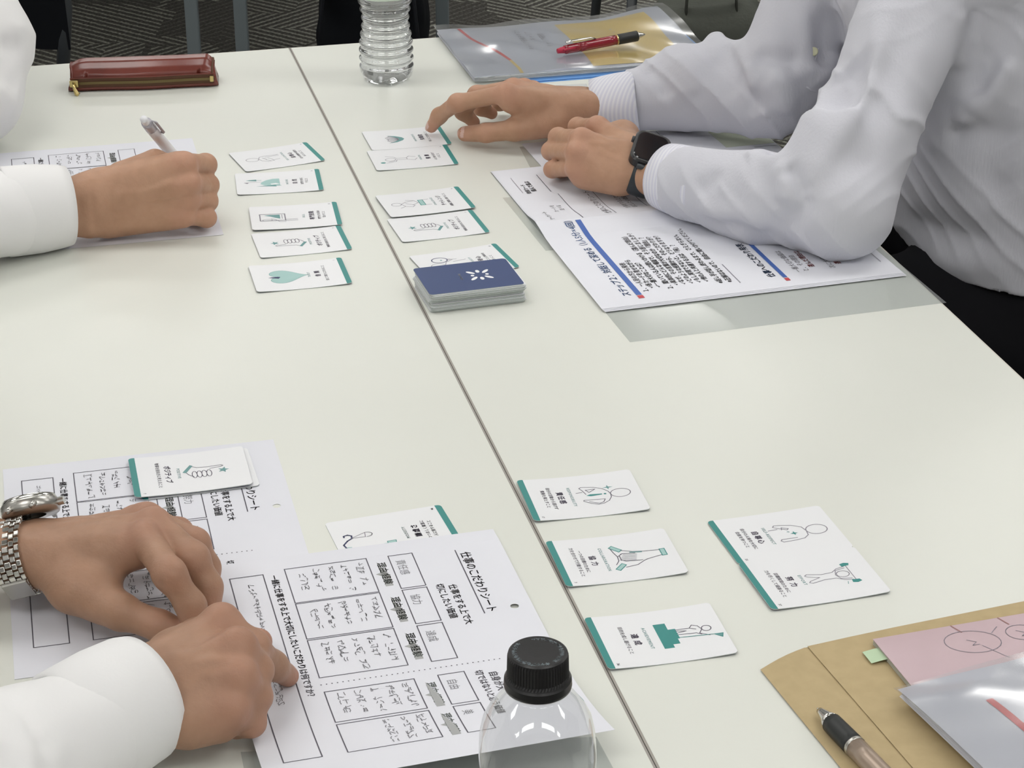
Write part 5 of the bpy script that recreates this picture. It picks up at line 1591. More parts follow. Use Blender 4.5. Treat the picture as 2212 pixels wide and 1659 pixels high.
MT['cuff_stripe'] = mat('striped_cuff_cotton', (0.72, 0.73, 0.80), 0.9, spec=0.15)
def stripe_on(m, axis, scale, c0, c1):
    n, l, b = nodes(m)
    tc = n.new('ShaderNodeTexCoord'); dt = n.new('ShaderNodeVectorMath'); dt.operation = 'DOT_PRODUCT'; dt.inputs[1].default_value = axis
    mu = n.new('ShaderNodeMath'); mu.operation = 'MULTIPLY'; mu.inputs[1].default_value = scale
    sn = n.new('ShaderNodeMath'); sn.operation = 'SINE'
    r = n.new('ShaderNodeValToRGB'); r.color_ramp.elements[0].color = (*c0, 1); r.color_ramp.elements[1].color = (*c1, 1); r.color_ramp.elements[0].position = .2; r.color_ramp.elements[1].position = .9
    mp = n.new('ShaderNodeMapRange'); mp.inputs[1].default_value = -1; mp.inputs[2].default_value = 1
    l.new(tc.outputs['Object'], dt.inputs[0]); l.new(dt.outputs['Value'], mu.inputs[0]); l.new(mu.outputs[0], sn.inputs[0]); l.new(sn.outputs[0], mp.inputs[0]); l.new(mp.outputs[0], r.inputs[0]); l.new(r.outputs[0], b.inputs['Base Color'])
_ax = (cL[1] - cL[0]); _ax /= np.linalg.norm(_ax)
stripe_on(MT['cuff_stripe'], tuple(_ax), 1500, (0.66, 0.665, 0.755), (0.76, 0.765, 0.815))
p0, p1 = A3(1440, 381, .0380), A3(1532, 408, .0405)
add_cuff(man1, [p0, p0 * .8 + p1 * .2, p0 * .4 + p1 * .6, p1, p1 + (p1 - p0) * .04], [(.0345, .0335), (.036, .035), (.0375, .0365), (.0370, .0360), (.0345, .0335)], MT['cuff_stripe'])
p0, p1 = A3(1278, 229, .0335), A3(1372, 218, .040)
add_cuff(man1, [p0, p0 * .8 + p1 * .2, p0 * .4 + p1 * .6, p1, p1 + (p1 - p0) * .04], [(.0345, .0290), (.0360, .0305), (.0370, .0325), (.0375, .0335), (.035, .031)], MT['cuff_stripe'])

# ---- man at the far left, writing
eR = A3(-330, 505, .055); cA = px_arm((0, 462, .046), (-150, 480, .050)); 
SR2, SL2 = NV((-.80, 2.05, T + .31)), NV((-.72, 2.45, T + .32))
eL = A3(-58, 205, .060)
K2 = dict(pelvis=NV((-.93, 2.24, .57)), chest=NV((-.83, 2.25, .94)), neck=NV((-.78, 2.26, 1.135)), head=NV((-.725, 2.25, 1.275)), face=NV((.90, -.15, -.45)),
          arms=[(SR2, eR, cA[1], cA[0]), (SL2, eL, (eL + A3(-190, 330, .045)) / 2, A3(-190, 330, .045))],
          legs=[(NV((-.50, 2.15, .585)), NV((-.48, 2.15, .09))), (NV((-.52, 2.42, .585)), NV((-.56, 2.44, .09)))], hem=T - .10, table=table_half(-1), lsign=1)
folds2 = [([(-5, 95), (20, 100), (45, 92)], -.006, .009), ([(-10, 128), (15, 165), (40, 192)], -.006, .010), ([(0, 60), (25, 70), (45, 60)], .005, .012),
          ([(-5, 180), (20, 215), (35, 240)], .005, .010), ([(-5, 270), (12, 285), (25, 270)], -.004, .008)]
arms2 = [[(cA[0] + (cA[0] - cA[1]) * .05, cA[1], .041, .043), (cA[1], eR, .043, .052), (eR, SR2, .052, .064)],
         [(A3(-185, 318, .042), eL, .034, .050), (eL, A3(-20, 90, .105), .050, .044), (A3(-20, 90, .105), SL2, .044, .064)]]
def resting_hand(W, f, t, seed):
    """relaxed, half curled hand lying palm down; f forwards, t towards the thumb"""
    f, t, z = NV(f), NV(t), NV((0, 0, 1.0)); f = f / np.linalg.norm(f); t = t - f * (t @ f); t /= np.linalg.norm(t)
    H = dict(up=(0, 0, 1), seed=seed, wrist=W, arm=W - f * .075 + z * .005)
    for k, o, r, zz, ln in (('I', .027, .088, .016, 1), ('M', .008, .092, .017, 1.05), ('R', -.011, .086, .012, .98), ('L', -.028, .078, .004, .8)):
        a = W + f * r + t * o + z * zz; b = a + f * .040 * ln - z * (.012 if k != 'L' else .006); c = b + f * .014 - z * .017 * ln; d = c - f * .010 - z * .007
        for p_ in (b, c, d): p_[2] = max(p_[2], T + .0095)
        H[k] = [a, b, c, d]
    a = W + f * .026 + t * .028 - z * .006
    H['T'] = [a, a + f * .038 + t * .010 - z * .004, a + f * .068 + t * .006 - z * .008, a + f * .092 - t * .002 - z * .010]
    return H
WL = A3(-205, 338, .037); HAND_A2 = resting_hand(WL, (-.40, -.90, 0), (-.90, .40, 0), 17)
man2 = person('person in a white shirt writing with a white pen at the far left', [HAND_A, HAND_A2], 'skin_a', K2, MT['shirt_white'], None, folds2, arms2, sh=0.0042, seed=2)
q0, q1 = A3(147, 444, .0405), A3(12, 458, .0440)
add_cuff(man2, [q0, q0 * .85 + q1 * .15, q0 * .5 + q1 * .5, q1, q1 + (q1 - q0) * .03], [(.0365, .0385), (.0385, .0405), (.0415, .0430), (.0430, .0435), (.0415, .0425)], MT['shirt_white'])
q0 = WL + (eL - WL) * .10; q1 = WL + (eL - WL) * .45
add_cuff(man2, [q0, q0 * .8 + q1 * .2, q0 * .4 + q1 * .6, q1], [(.0345, .0335), (.036, .035), (.0385, .037), (.039, .038)], MT['shirt_white'])
def button(p, nrm, root, r=.0055, m='button'):
    n = Vector(nrm).normalized(); t = n.orthogonal().normalized(); b = n.cross(t)
    prof = [(0, .0016), (r * .6, .0016), (r * .85, .0022), (r, .0014), (r, 0), (0, 0)]
    V, F = [], []
    for rr, z in prof:
        for k in range(18):
            a = 2 * math.pi * k / 18; V.append(Vector(p) - root.location + t * (rr * math.cos(a)) + b * (rr * math.sin(a)) + n * z)
    for i in range(len(prof) - 1):
        for k in range(18): F.append((i * 18 + k, i * 18 + (k + 1) % 18, (i + 1) * 18 + (k + 1) % 18, (i + 1) * 18 + k))
    return mesh_obj('button', V, F, MT[m], root, True)
button(A3(72, 531, .010), (0, -.9, -.25), man2)

# ---- man at the front left, pointing with one hand, watch on the other
eC, eB = A3(-130, 1790, .060), A3(-420, 1205, .060)
cC = px_arm((178, 1582, .045), (30, 1660, .050)); cB = px_arm((-170, 1192, .042), (-260, 1198, .050))
SR3, SL3 = NV((-.61, .87, T + .32)), NV((-.66, 1.26, T + .32))
K3 = dict(pelvis=NV((-.74, 1.00, .57)), chest=NV((-.655, 1.05, .94)), neck=NV((-.61, 1.07, 1.135)), head=NV((-.555, 1.08, 1.275)), face=NV((.90, .10, -.45)),
          arms=[(SR3, eC, cC[1], cC[0]), (SL3, eB, cB[1], cB[0])],
          legs=[(NV((-.30, .92, .585)), NV((-.30, .90, .09))), (NV((-.32, 1.20, .585)), NV((-.36, 1.22, .09)))], hem=T - .10, table=table_half(-1), lsign=1)
folds3 = [([(10, 1500), (60, 1560), (90, 1640)], -.004, .007), ([(0, 1545), (60, 1590), (70, 1650)], .003, .009), ([(30, 1530), (100, 1580), (150, 1650)], .0025, .008), ([(5, 1620), (40, 1640), (60, 1655)], -.003, .006)]
arms3 = [[(cC[0] + (cC[0] - cC[1]) * .05, cC[1], .0385, .042), (cC[1], eC, .042, .052), (eC, SR3, .052, .066)],
         [(cB[0], cB[1], .034, .042), (cB[1], eB, .042, .052), (eB, SL3, .052, .066)]]
man3 = person('person in a bright white shirt pointing at the curled worksheet from the front left', [HAND_B, HAND_C], 'skin_b', K3, MT['shirt_white'], None, folds3, arms3, sh=0.0036, seed=3, noise=.0008)
q0, q1 = A3(312, 1500, .0435), A3(150, 1590, .0450)
add_cuff(man3, [q0, q0 * .88 + q1 * .12, q0 * .5 + q1 * .5, q1, q1 + (q1 - q0) * .03], [(.0360, .0385), (.0385, .0405), (.0405, .0420), (.0400, .0415), (.0385, .0395)], MT['shirt_white'])
q0, q1 = A3(-108, 1192, .0385), A3(-190, 1193, .0425)
add_cuff(man3, [q0, q0 * .8 + q1 * .2, q0 * .4 + q1 * .6, q1 + (q1 - q0) * .3], [(.0345, .0335), (.036, .035), (.0375, .0365), (.037, .036)], MT['shirt_white'])
# ================================================================ WATCHES
def ring_frame(C, ax, dors):
    ax = Vector(ax).normalized(); d = Vector(dors); d = (d - ax * d.dot(ax)).normalized(); w = ax.cross(d)
    return Vector(C), ax, d, w
def ring_pt(fr, ang, a, b, along=0.0, lift=0.0):
    C, ax, d, w = fr
    p = w * (math.sin(ang) * (a + lift)) + d * (math.cos(ang) * (b + lift)); return C + p + ax * along
def ring_basis(fr, ang, a, b):
    C, ax, d, w = fr
    t = (w * (math.cos(ang) * a) - d * (math.sin(ang) * b)).normalized()
    n = ax.cross(t); 
    if n.dot(w * math.sin(ang) + d * math.cos(ang)) < 0: n = -n
    return t, n
# metal bracelet watch on the front left person
JB, FB = HAND_B['_J'], HAND_B['_fr']
axB = FB[0]; CB = JB['wrist'] - axB * .006 + NV(FB[2]) * -.001
frB = ring_frame(CB, axB, FB[2])
wa, wb = .0360, .0268
Wr = empty('wristwatch', tuple(CB), 0, 'steel wristwatch with a woven link bracelet on the front left wrist', 'watch')
case_ang = math.radians(28) * (1 if NV(frB[3]) @ FB[1] > 0 else -1)
bmL = bmesh.new()
offs = 0.0
for k, (x0, x1) in enumerate(((-.0095, -.0062), (-.0060, -.0024), (-.0022, .0022), (.0024, .0060), (.0062, .0095))):
    sft = 0.0 if k % 2 == 0 else 0.0021
    box_bm(bmL, (x0, -.0021 + sft, -.0012), (x1, .0019 + sft, .0014), bevel=.0006)
lm = bpy.data.meshes.new('link'); bmL.to_mesh(lm); bmL.free(); lm.materials.append(MT['chrome'])
for f in lm.polygons: f.use_smooth = False
NL = 34
for k in range(NL):
    ang = 2 * math.pi * k / NL
    dd = (ang - case_ang + math.pi) % (2 * math.pi) - math.pi
    if abs(dd) < .50: continue
    t, n = ring_basis(frB, ang, wa, wb)
    p = ring_pt(frB, ang, wa, wb)
    o = bpy.data.objects.new('link', lm); link(o, Wr)
    ax = frB[1]
    Mx = Matrix((( ax.x, t.x, n.x, 0), (ax.y, t.y, n.y, 0), (ax.z, t.z, n.z, 0), (0, 0, 0, 1)))
    o.matrix_local = Matrix.Translation(p - Wr.location) @ Mx
def disc(name, c, n, prof, m, parent, seg=40, t=None, label=None):
    n = Vector(n).normalized(); t = n.orthogonal().normalized(); b = n.cross(t)
    V, F = [], []
    for r, z in prof:
        for k in range(seg):
            a = 2 * math.pi * k / seg; V.append(Vector(c) + t * (r * math.cos(a)) + b * (r * math.sin(a)) + n * z)
    for i in range(len(prof) - 1):
        for k in range(seg): F.append((i * seg + k, i * seg + (k + 1) % seg, (i + 1) * seg + (k + 1) % seg, (i + 1) * seg + k))
    F.append(tuple((len(prof) - 1) * seg + k for k in range(seg)))
    return mesh_obj(name, V, F, m, parent, True, label=label)
t, n = ring_basis(frB, case_ang, wa, wb); cc = ring_pt(frB, case_ang, wa, wb) - Wr.location + n * .0010 + Vector(frB[1]) * .009
disc('case', cc, n, [(.010, -.003), (.0195, -.002), (.0205, .001), (.0205, .0055), (.0190, .0075), (.0172, .0082)], MT['satin_steel'], Wr)
disc('bezel', cc, n, [(.0192, .0072), (.0182, .0096), (.0166, .0098)], MT['chrome'], Wr)
disc('dial', cc, n, [(.0166, .0086), (.001, .0086)], mat('cream_dial', (.45, .44, .38), .3), Wr)
disc('crystal', cc, n, [(.0166, .0096), (.010, .0102), (.001, .0104)], MT['film'], Wr)
cw = Vector(frB[1])
V, F = tube_pts([cc + cw * .0200 + n * .003, cc + cw * .0245 + n * .003], [.0030, .0030], 14); mesh_obj('crown', V, F, MT['chrome'], Wr, False)
for s in (-1, 1):
    for q in (-1, 1):
        V, F = tube_pts([cc + t * (s * .014) + cw * (q * .0085) + n * .004, cc + t * (s * .0245) + cw * (q * .0085) - n * .001], [.0026, .0018], 8); mesh_obj('lug', V, F, MT['satin_steel'], Wr, True)
ca = case_ang + math.pi * .86
t2, n2 = ring_basis(frB, ca, wa, wb); pc = ring_pt(frB, ca, wa, wb) - Wr.location
bm = bmesh.new(); Mx = Matrix(((cw.x, t2.x, n2.x, pc.x), (cw.y, t2.y, n2.y, pc.y), (cw.z, t2.z, n2.z, pc.z), (0, 0, 0, 1)))
box_bm(bm, (-.0090, -.0095, -.0004), (.0090, .0095, .0020), bevel=.0008, M_=Mx); bm_obj('clasp', bm, MT['satin_steel'], Wr)

# black smartwatch
J2, F2 = HAND_R2['_J'], HAND_R2['_fr']
axW = F2[0]; CW2 = J2['wrist'] - axW * .001
fr2 = ring_frame(CW2, axW, F2[2]); wa2, wb2 = .0325, .0215
SW = empty('smartwatch', tuple(CW2), 0, 'black smartwatch peeking out of the striped cuff on the left wrist', 'watch')
V, F = [], []
NS = 56
for k in range(NS):
    ang = 2 * math.pi * k / NS
    for al, lf in ((-.0105, 0), (-.0105, .0022), (-.008, .0030), (.008, .0030), (.0105, .0022), (.0105, 0)):
        V.append(ring_pt(fr2, ang, wa2, wb2, al, lf) - SW.location)
for k in range(NS):
    for j in range(6):
        k2 = (k + 1) % NS; j2 = (j + 1) % 6; F.append((k * 6 + j, k2 * 6 + j, k2 * 6 + j2, k * 6 + j2))
mesh_obj('strap', V, F, MT['strap_black'], SW, True)
t, n = ring_basis(fr2, 0.0, wa2, wb2); ax = Vector(fr2[1]); pc = ring_pt(fr2, 0.0, wa2, wb2) - SW.location
Mx = Matrix(((ax.x, t.x, n.x, pc.x), (ax.y, t.y, n.y, pc.y), (ax.z, t.z, n.z, pc.z), (0, 0, 0, 1)))
def rbox(name, hx, hy, z0, z1, r, m, seg=6, ins=.0015):
    P = [(x * 1.0, y * 1.0) for x, y in rounded(hx * 2, hy * 2, r, seg)]
    V, F = [], []; lv = ((0, z0), (0, z1 - ins), (ins, z1))
    for i_, z in lv:
        for x, y in P:
            k = 1 - i_ / hx; V.append(Mx @ Vector((x * k, y * k, z)))
    N = len(P)
    for i in range(2):
        for k in range(N): F.append((i * N + k, i * N + (k + 1) % N, (i + 1) * N + (k + 1) % N, (i + 1) * N + k))
    F.append(tuple(2 * N + k for k in range(N)))
    return mesh_obj(name, V, F, m, SW, False)
rbox('case', .0185, .0215, -.002, .0085, .009, MT['black_plastic'])
rbox('screen', .0165, .0195, .0075, .0092, .008, MT['glass_dark'])
V, F = tube_pts([Mx @ Vector((.0180, .008, .004)), Mx @ Vector((.0212, .008, .004))], [.0035, .0032], 16); mesh_obj('crown', V, F, MT['dark_steel'], SW, True)
for s in (-1, 1):
    V, F = tube_pts([Mx @ Vector((-.0085, s * .0225, .002)), Mx @ Vector((.0085, s * .0225, .002))], [.0032, .0032], 12); mesh_obj('lug', V, F, MT['dark_steel'], SW, True)

# ================================================================ BOTTLES
def bottle_cap(parent, x, y, z0, h, r0, r1, m, ribs=60):
    seg = ribs * 2
    prof = [(r0 * 1.04, 0), (r0 * 1.055, .0012), (r0 * 1.04, .0045), (r0 * 1.0, .0055), (r0 * .985, .0060), (r1, .0075), (r1 * .985, h - .0022), (r1 * .955, h - .0006), (r1 * .90, h), (r1 * .3, h - .0003), (0, h - .0003)]
    def rm(a, z): return 1.0 - (0.028 if (round(a / (2 * math.pi) * seg) % 2) else 0) * (1 if .007 < z < h - .0015 else 0)
    return lathe('cap', prof, m, parent, seg, (x, y, z0), rmod=rm, smooth=False)
# near bottle, only its upper part is in the photograph
NB = empty('water_bottle', (.0121, .8309, T), 0, 'clear faceted plastic bottle with a black cap, nearest the camera', 'bottle')
def sq(a, z):
    # rounded square section low down, faceted shoulder, round neck
    k = smooth01((.199 - z) / .022)
    c, s = abs(math.cos(a)), abs(math.sin(a))
    sqr = 1.0 / (c ** 5 + s ** 5) ** .2
    oc = math.cos(math.pi / 8) / math.cos(((a + math.pi / 8) % (math.pi / 4)) - math.pi / 8)
    m_ = 0.75 * smooth01((z - .164) / .02)
    return 1 + k * ((sqr * (1 - m_) + oc * m_ * 1.02) - 1) * .8
prof = [(0, .004), (.018, .001), (.0255, .003), (.0280, .010), (.0282, .050), (.0262, .060), (.0282, .070), (.0282, .140), (.0276, .143), (.0276, .1465), (.0283, .1495), (.0283, .156), (.0285, .164), (.0284, .170), (.0272, .178), (.0238, .1865), (.0185, .1945), (.0150, .1985), (.0138, .2005), (.0158, .2008), (.0158, .2022), (.0130, .2028), (.0128, .216)]
lathe('body', prof, MT['pet'], NB, 96, rmod=sq)
wprof = [(r * .97, z + .0006) for r, z in prof[:5]] + [(.0270, .055), (0, .055)]
lathe('water', wprof, MT['water'], NB, 96, rmod=lambda a, z: sq(a, z))
bottle_cap(NB, 0, 0, .2015, .0190, .0155, .0148, MT['black_plastic'])
p = Print()
ctext = 'キャップもラベルもリサイクル '
for k, ch in enumerate(ctext * 2):
    a = math.radians(100 - k * 11.2)
    if math.radians(-250) < a < math.radians(20) or True:
        if k < 31: p.text(ch, (10.3 * math.cos(a), 10.3 * math.sin(a)), 2.6, 'cap_print', a - PI2, align='C', bold=.1)
p.build('cap_lettering', lambda x, y: Vector((x / 1000, y / 1000, .2015 + .0189)), NB, .00003)
# far bottle with ribs, full of water
_bb = at(836, 172)
FBt = empty('water_bottle', (_bb.x, _bb.y, T), 0, 'ribbed clear plastic bottle of water standing near the far end of the seam', 'bottle')
prof2 = [(0, .005), (.014, .0035), (.020, .0012), (.0265, .0010), (.0300, .0050), (.0318, .0120), (.0322, .0160)]
z = .016
def rb(z):
    base = .0318 - .0042 * math.exp(-((z - .074) / .020) ** 2)
    return base + .0011 * math.sin(2 * math.pi * (z - .016) / .0098)
while z < .098:
    z += .00122; prof2.append((rb(z), z))
prof2 += [(.0326, .100), (.0328, .104), (.0328, .150), (.0322, .160), (.0285, .176), (.0200, .190), (.0138, .198), (.0130, .202), (.0155, .203), (.0155, .2045), (.0128, .205), (.0126, .216)]
def pet_feet(a, z): return 1 - (0.10 * abs(math.sin(2.5 * a)) * smooth01((.014 - z) / .012))
lathe('body', prof2, MT['pet'], FBt, 80, rmod=pet_feet)
wp = [(max(r - .0006, 0), z + .0004) for r, z in prof2 if z < .168] + [(.030, .1705), (0, .1705)]
lathe('water', wp, MT['water'], FBt, 80, rmod=pet_feet)
lathe('label', [(.0331, .1045), (.0331, .155)], mat('pale_green_label', (.62, .72, .62), .5), FBt, 64)
bottle_cap(FBt, 0, 0, .2055, .0165, .0150, .0146, MT['button_white'])

# ================================================================ PENCIL CASE
PCa, PCb = at(147, 197, .002), at(472, 185, .002)
pe = (PCb - PCa); PL = pe.length; pe.normalize(); pf = Vector((-pe.y, pe.x, 0))
PC = empty('pencil_case', (PCa.x, PCa.y, T), 0, 'reddish brown leather pencil case with a brass zip, by the far left table edge', 'pencil case')
def pc_pt(s, q):
    """s along 0..1, q around the section 0..1"""
    e = min(s, 1 - s) * PL
    k = min(1, (e / .012)) ** .5 if e < .012 else 1.0
    sag = 1 - .10 * math.exp(-((s - .02) / .06) ** 2) - .14 * smooth01((s - .93) / .07)
    sec = [(0.000, .0015), (-.001, .010), (.001, .0200), (.006, .0265), (.014, .0325), (.024, .0345), (.034, .0315), (.040, .0230), (.0415, .0120), (.040, .0020), (.030, .0), (.012, .0)]
    n = len(sec); f = q * n; i = int(f) % n; t = f - int(f)
    a, b = sec[i], sec[(i + 1) % n]; x, z = a[0] + (b[0] - a[0]) * t, a[1] + (b[1] - a[1]) * t
    cx, cz = .018, .013
    kk = 0.80 + .20 * k
    x = cx + (x - cx) * kk; z = max(0, (cz + (z - cz) * kk)) * sag if z > .002 else z
    x += .0016 * math.sin(s * 9) ; z += (.0004 * math.sin(s * 11 + q * 5) if z > .02 else 0)
    inx = .004 * math.sin(math.pi * min(max((z - .004) / .03, 0), 1))
    return pe * (PL * s + (inx if s < .5 else -inx * 1.0) * (1 if e < .02 else 0)) + pf * x + Vector((0, 0, z))
NSg, NQ = 48, 48
V = [pc_pt(i / NSg, j / NQ) for i in range(NSg + 1) for j in range(NQ)]
F = [(i * NQ + j, (i + 1) * NQ + j, (i + 1) * NQ + (j + 1) % NQ, i * NQ + (j + 1) % NQ) for i in range(NSg) for j in range(NQ)]
F += [tuple(range(NQ)), tuple(NSg * NQ + j for j in reversed(range(NQ)))]
mesh_obj('pouch', V, F, MT['leather'], PC, True)
def strip(name, s0, s1, z0, z1, out, m, parent, n=40):
    V, F = [], []
    for i in range(n + 1):
        s = s0 + (s1 - s0) * i / n
        for z in (z0, z1):
            V.append(pe * (PL * s) + pf * (.0012 - out + .0016 * math.sin(s * 9)) + Vector((0, 0, z)))
    for i in range(n): F.append((i * 2, i * 2 + 2, i * 2 + 3, i * 2 + 1))
    o = mesh_obj(name, V, F, m, parent); md = o.modifiers.new('t', 'SOLIDIFY'); md.thickness = .0006; return o
strip('zip_tape', .03, .97, .0055, .0165, .0027, MT['zip_tape'], PC)
strip('zip_edge', .02, .98, .0165, .0180, .0034, MT['leather'], PC); strip('zip_edge', .02, .98, .0040, .0055, .0034, MT['leather'], PC)
bm = bmesh.new()
for i in range(150):
    s = .04 + .92 * i / 149; c = pe * (PL * s) + pf * (-.0022 + .0016 * math.sin(s * 9)) + Vector((0, 0, .0110))
    box_bm(bm, (c.x - .0005, c.y - .0005, c.z - .0016), (c.x + .0005, c.y + .0005, c.z + .0016))
tag(bm_obj('zip_teeth', bm, mat('old_brass_teeth', (.20, .15, .07), .4, .8), PC), kind='stuff')
def pcl(s, o_, z): return pe * (PL * s) + pf * o_ + Vector((0, 0, z))
bm = bmesh.new(); c = pcl(.045, -.0045, .012); box_bm(bm, (c.x - .005, c.y - .0018, c.z - .0042), (c.x + .0055, c.y + .0018, c.z + .0042), bevel=.0014)
sl = bm_obj('zip_slider', bm, MT['brass'], PC)
V, F = tube_pts([c + Vector((0, -.002, .002)), c + Vector((.001, -.006, -.003)), c + Vector((.004, -.008, -.009)), c + Vector((.0065, -.0085, -.0108))], [(.0016, .0009), (.0018, .0009), (.0030, .0009), (.0026, .0009)], 10); mesh_obj('zip_pull', V, F, MT['brass'], sl, True)
bm = bmesh.new(); c = pcl(.958, -.004, .012); box_bm(bm, (c.x - .0022, c.y - .0012, c.z - .0035), (c.x + .0022, c.y + .0012, c.z + .0035), bevel=.0008); bm_obj('zip_stop', bm, MT['brass'], PC)
V, F = tube_pts([pc_pt(.985, q / 24) for q in range(2, 15)], [.0014] * 13, 8); mesh_obj('seam_piping', V, F, MT['zip_tape'], PC, True)
V, F = tube_pts([pc_pt(.012, q / 24) for q in range(2, 15)], [.0012] * 13, 8); mesh_obj('seam_piping', V, F, MT['leather'], PC, True)

# ================================================================ PENS
def pen_parts(root, A, B, parts, up=(0, 0, 1)):
    """parts: (name, t0, t1, r0, r1, material) along A->B, metres"""
    A, B = Vector(A) - root.location, Vector(B) - root.location; d = (B - A).normalized()
    for nm, t0, t1, r0, r1, m in parts:
        n = 5; pts = [A + d * (t0 + (t1 - t0) * i / n) for i in range(n + 1)]
        rr = [r0 + (r1 - r0) * i / n for i in range(n + 1)]
        V, F = tube_pts(pts, rr, 20); mesh_obj(nm, V, F, MT[m] if isinstance(m, str) else m, root, True)
    return A, d
# red multi-colour pen on the clear file
A, B = at(1204, 113, .0190), at(1394, 81, .0225)
A.z, B.z = T + .0205, T + .0265
Rp = empty('multicolour_pen', tuple((A + B) / 2), 0, 'red pen with a black rubber grip lying on the glossy clear file', 'pen')
L = (B - A).length
A_, d_ = pen_parts(Rp, A, B, [('push_rod', 0, .010, .0030, .0045, 'pen_red_tip'), ('upper_barrel', .010, .030, .0054, .0060, 'pen_red'), ('barrel', .030, L * .66, .0060, .0063, 'pen_red'), ('ring', L * .66, L * .675, .0064, .0064, 'brass'),
    ('grip', L * .675, L * .90, .0064, .0066, 'grip_black'), ('nose_cone', L * .90, L * .985, .0056, .0016, 'chrome'), ('tip', L * .985, L, .0011, .0006, 'chrome')])
sd_ = d_.cross(Vector((0, 0, 1))).normalized(); upv = sd_.cross(d_)
for q in (-1, 0, 1):
    V, F = tube_pts([A_ + d_ * .006 + sd_ * (q * .0042) + upv * .001, A_ + d_ * .022 + sd_ * (q * .0046) + upv * .002], [.0016, .0016], 8); mesh_obj('slider_button', V, F, MT['pen_red_tip'], Rp, True)
V, F = tube_pts([A_ + d_ * .012 + upv * .0085, A_ + d_ * .020 + upv * .0098, A_ + d_ * .046 + upv * .0088, A_ + d_ * .052 + upv * .0066], [(.0026, .0010), (.0028, .0009), (.0024, .0009), (.0018, .0009)], 10); mesh_obj('clip', V, F, MT['chrome'], Rp, True)
# black and champagne pen on the envelope
A, B = at(1766, 1528, .0080), at(1900, 1664, .0095)
d0 = (B - A).normalized(); B = A + d0 * .142; A.z = T + .0072; B.z = T + .0098
Bp = empty('ballpoint_pen', tuple((A + B) / 2), 0, 'champagne pen with a black grip and steel point lying on the kraft envelope', 'pen')
pen_parts(Bp, A, B, [('point', 0, .0025, .0007, .0012, 'chrome'), ('nose_cone', .0025, .0165, .0022, .0062, 'chrome'), ('grip', .0165, .0175, .0058, .0066, 'grip_black'), ('grip', .0175, .044, .0066, .0070, 'grip_black'),
    ('collar', .044, .0465, .0070, .0070, 'satin_steel'), ('barrel', .0465, .120, .0068, .0064, 'champagne'), ('end_cap', .120, .134, .0062, .0050, 'satin_steel'), ('push_button', .134, .142, .0028, .0026, 'chrome')])
# white pen in the writing hand
A, B = at(310, 257, .118), at(388, 352, .030)
d0 = (B - A).normalized(); tt = (T + .0005 - A.z) / d0.z; B = A + d0 * tt
Wp = empty('white_pen', tuple((A + B) / 2), 0, 'white click pen with a clear end, held in the writing hand', 'pen')
L = (B - A).length; print('white pen', L)
A_, d_ = pen_parts(Wp, A, B, [('push_button', 0, .011, .0036, .0040, 'translucent'), ('collar', .011, .0125, .0052, .0052, 'translucent_dark'), ('clear_end', .0125, .030, .0054, .0057, 'translucent_dark'), ('barrel', .030, L * .80, .0057, .0056, 'translucent'), ('nose_cone', L * .80, L - .004, .0054, .0018, 'translucent'), ('point', L - .004, L, .0009, .0005, 'chrome')])
sd_ = d_.cross(Vector((0, 1, 0))).normalized()
if sd_.x < 0: sd_ = -sd_
V, F = tube_pts([A_ + d_ * .010 + sd_ * .0068, A_ + d_ * .013 + sd_ * .0085, A_ + d_ * .044 + sd_ * .0085, A_ + d_ * .047 + sd_ * .0068], [(.0022, .0008)] * 4, 10); mesh_obj('clip', V, F, MT['translucent_dark'], Wp, True)
# small dark box with a clear lid behind the reaching wrist
bc = at(1236, 199, .004)
Bd = empty('small_case', (bc.x, bc.y, T + .0004), math.radians(8), 'small dark case with a clear lid, half hidden behind the reaching wrist', 'case')
bm = bmesh.new(); box_bm(bm, (-.018, -.008, 0), (.018, .010, .0065), bevel=.001); bm_obj('tray', bm, mat('dark_plum_plastic', (.030, .010, .020), .4), Bd)
bm = bmesh.new(); box_bm(bm, (-.0185, -.0085, .0066), (.0185, .0105, .0100), bevel=.0008); bm_obj('lid', bm, mat('milky_clear_plastic', (.62, .64, .64), .25), Bd)
# shirt front details of the man on the right: pocket edge and button
def on_shirt(px, py, root=man1):
    q = raycast(PEOPLE[root.name], px, py)
    return None if q is None else Vector(q) - root.location - _fwd * .0012
for nm, pts, r_ in (('pocket_edge', [(1742, 188), (1752, 196), (1764, 198), (1776, 184), (1790, 168)], .0009), ('placket_edge', [(1768, 105), (1760, 130), (1752, 160), (1748, 182)], .0008)):
    P_ = [on_shirt(*q) for q in pts]
    if all(p_ is not None for p_ in P_):
        V, F = tube_pts(P_, [r_] * len(P_), 8); mesh_obj(nm, V, F, MT['shirt'], man1, True)
q = on_shirt(1757, 112)
if q is not None: button(q + man1.location, -_fwd, man1, .0048)
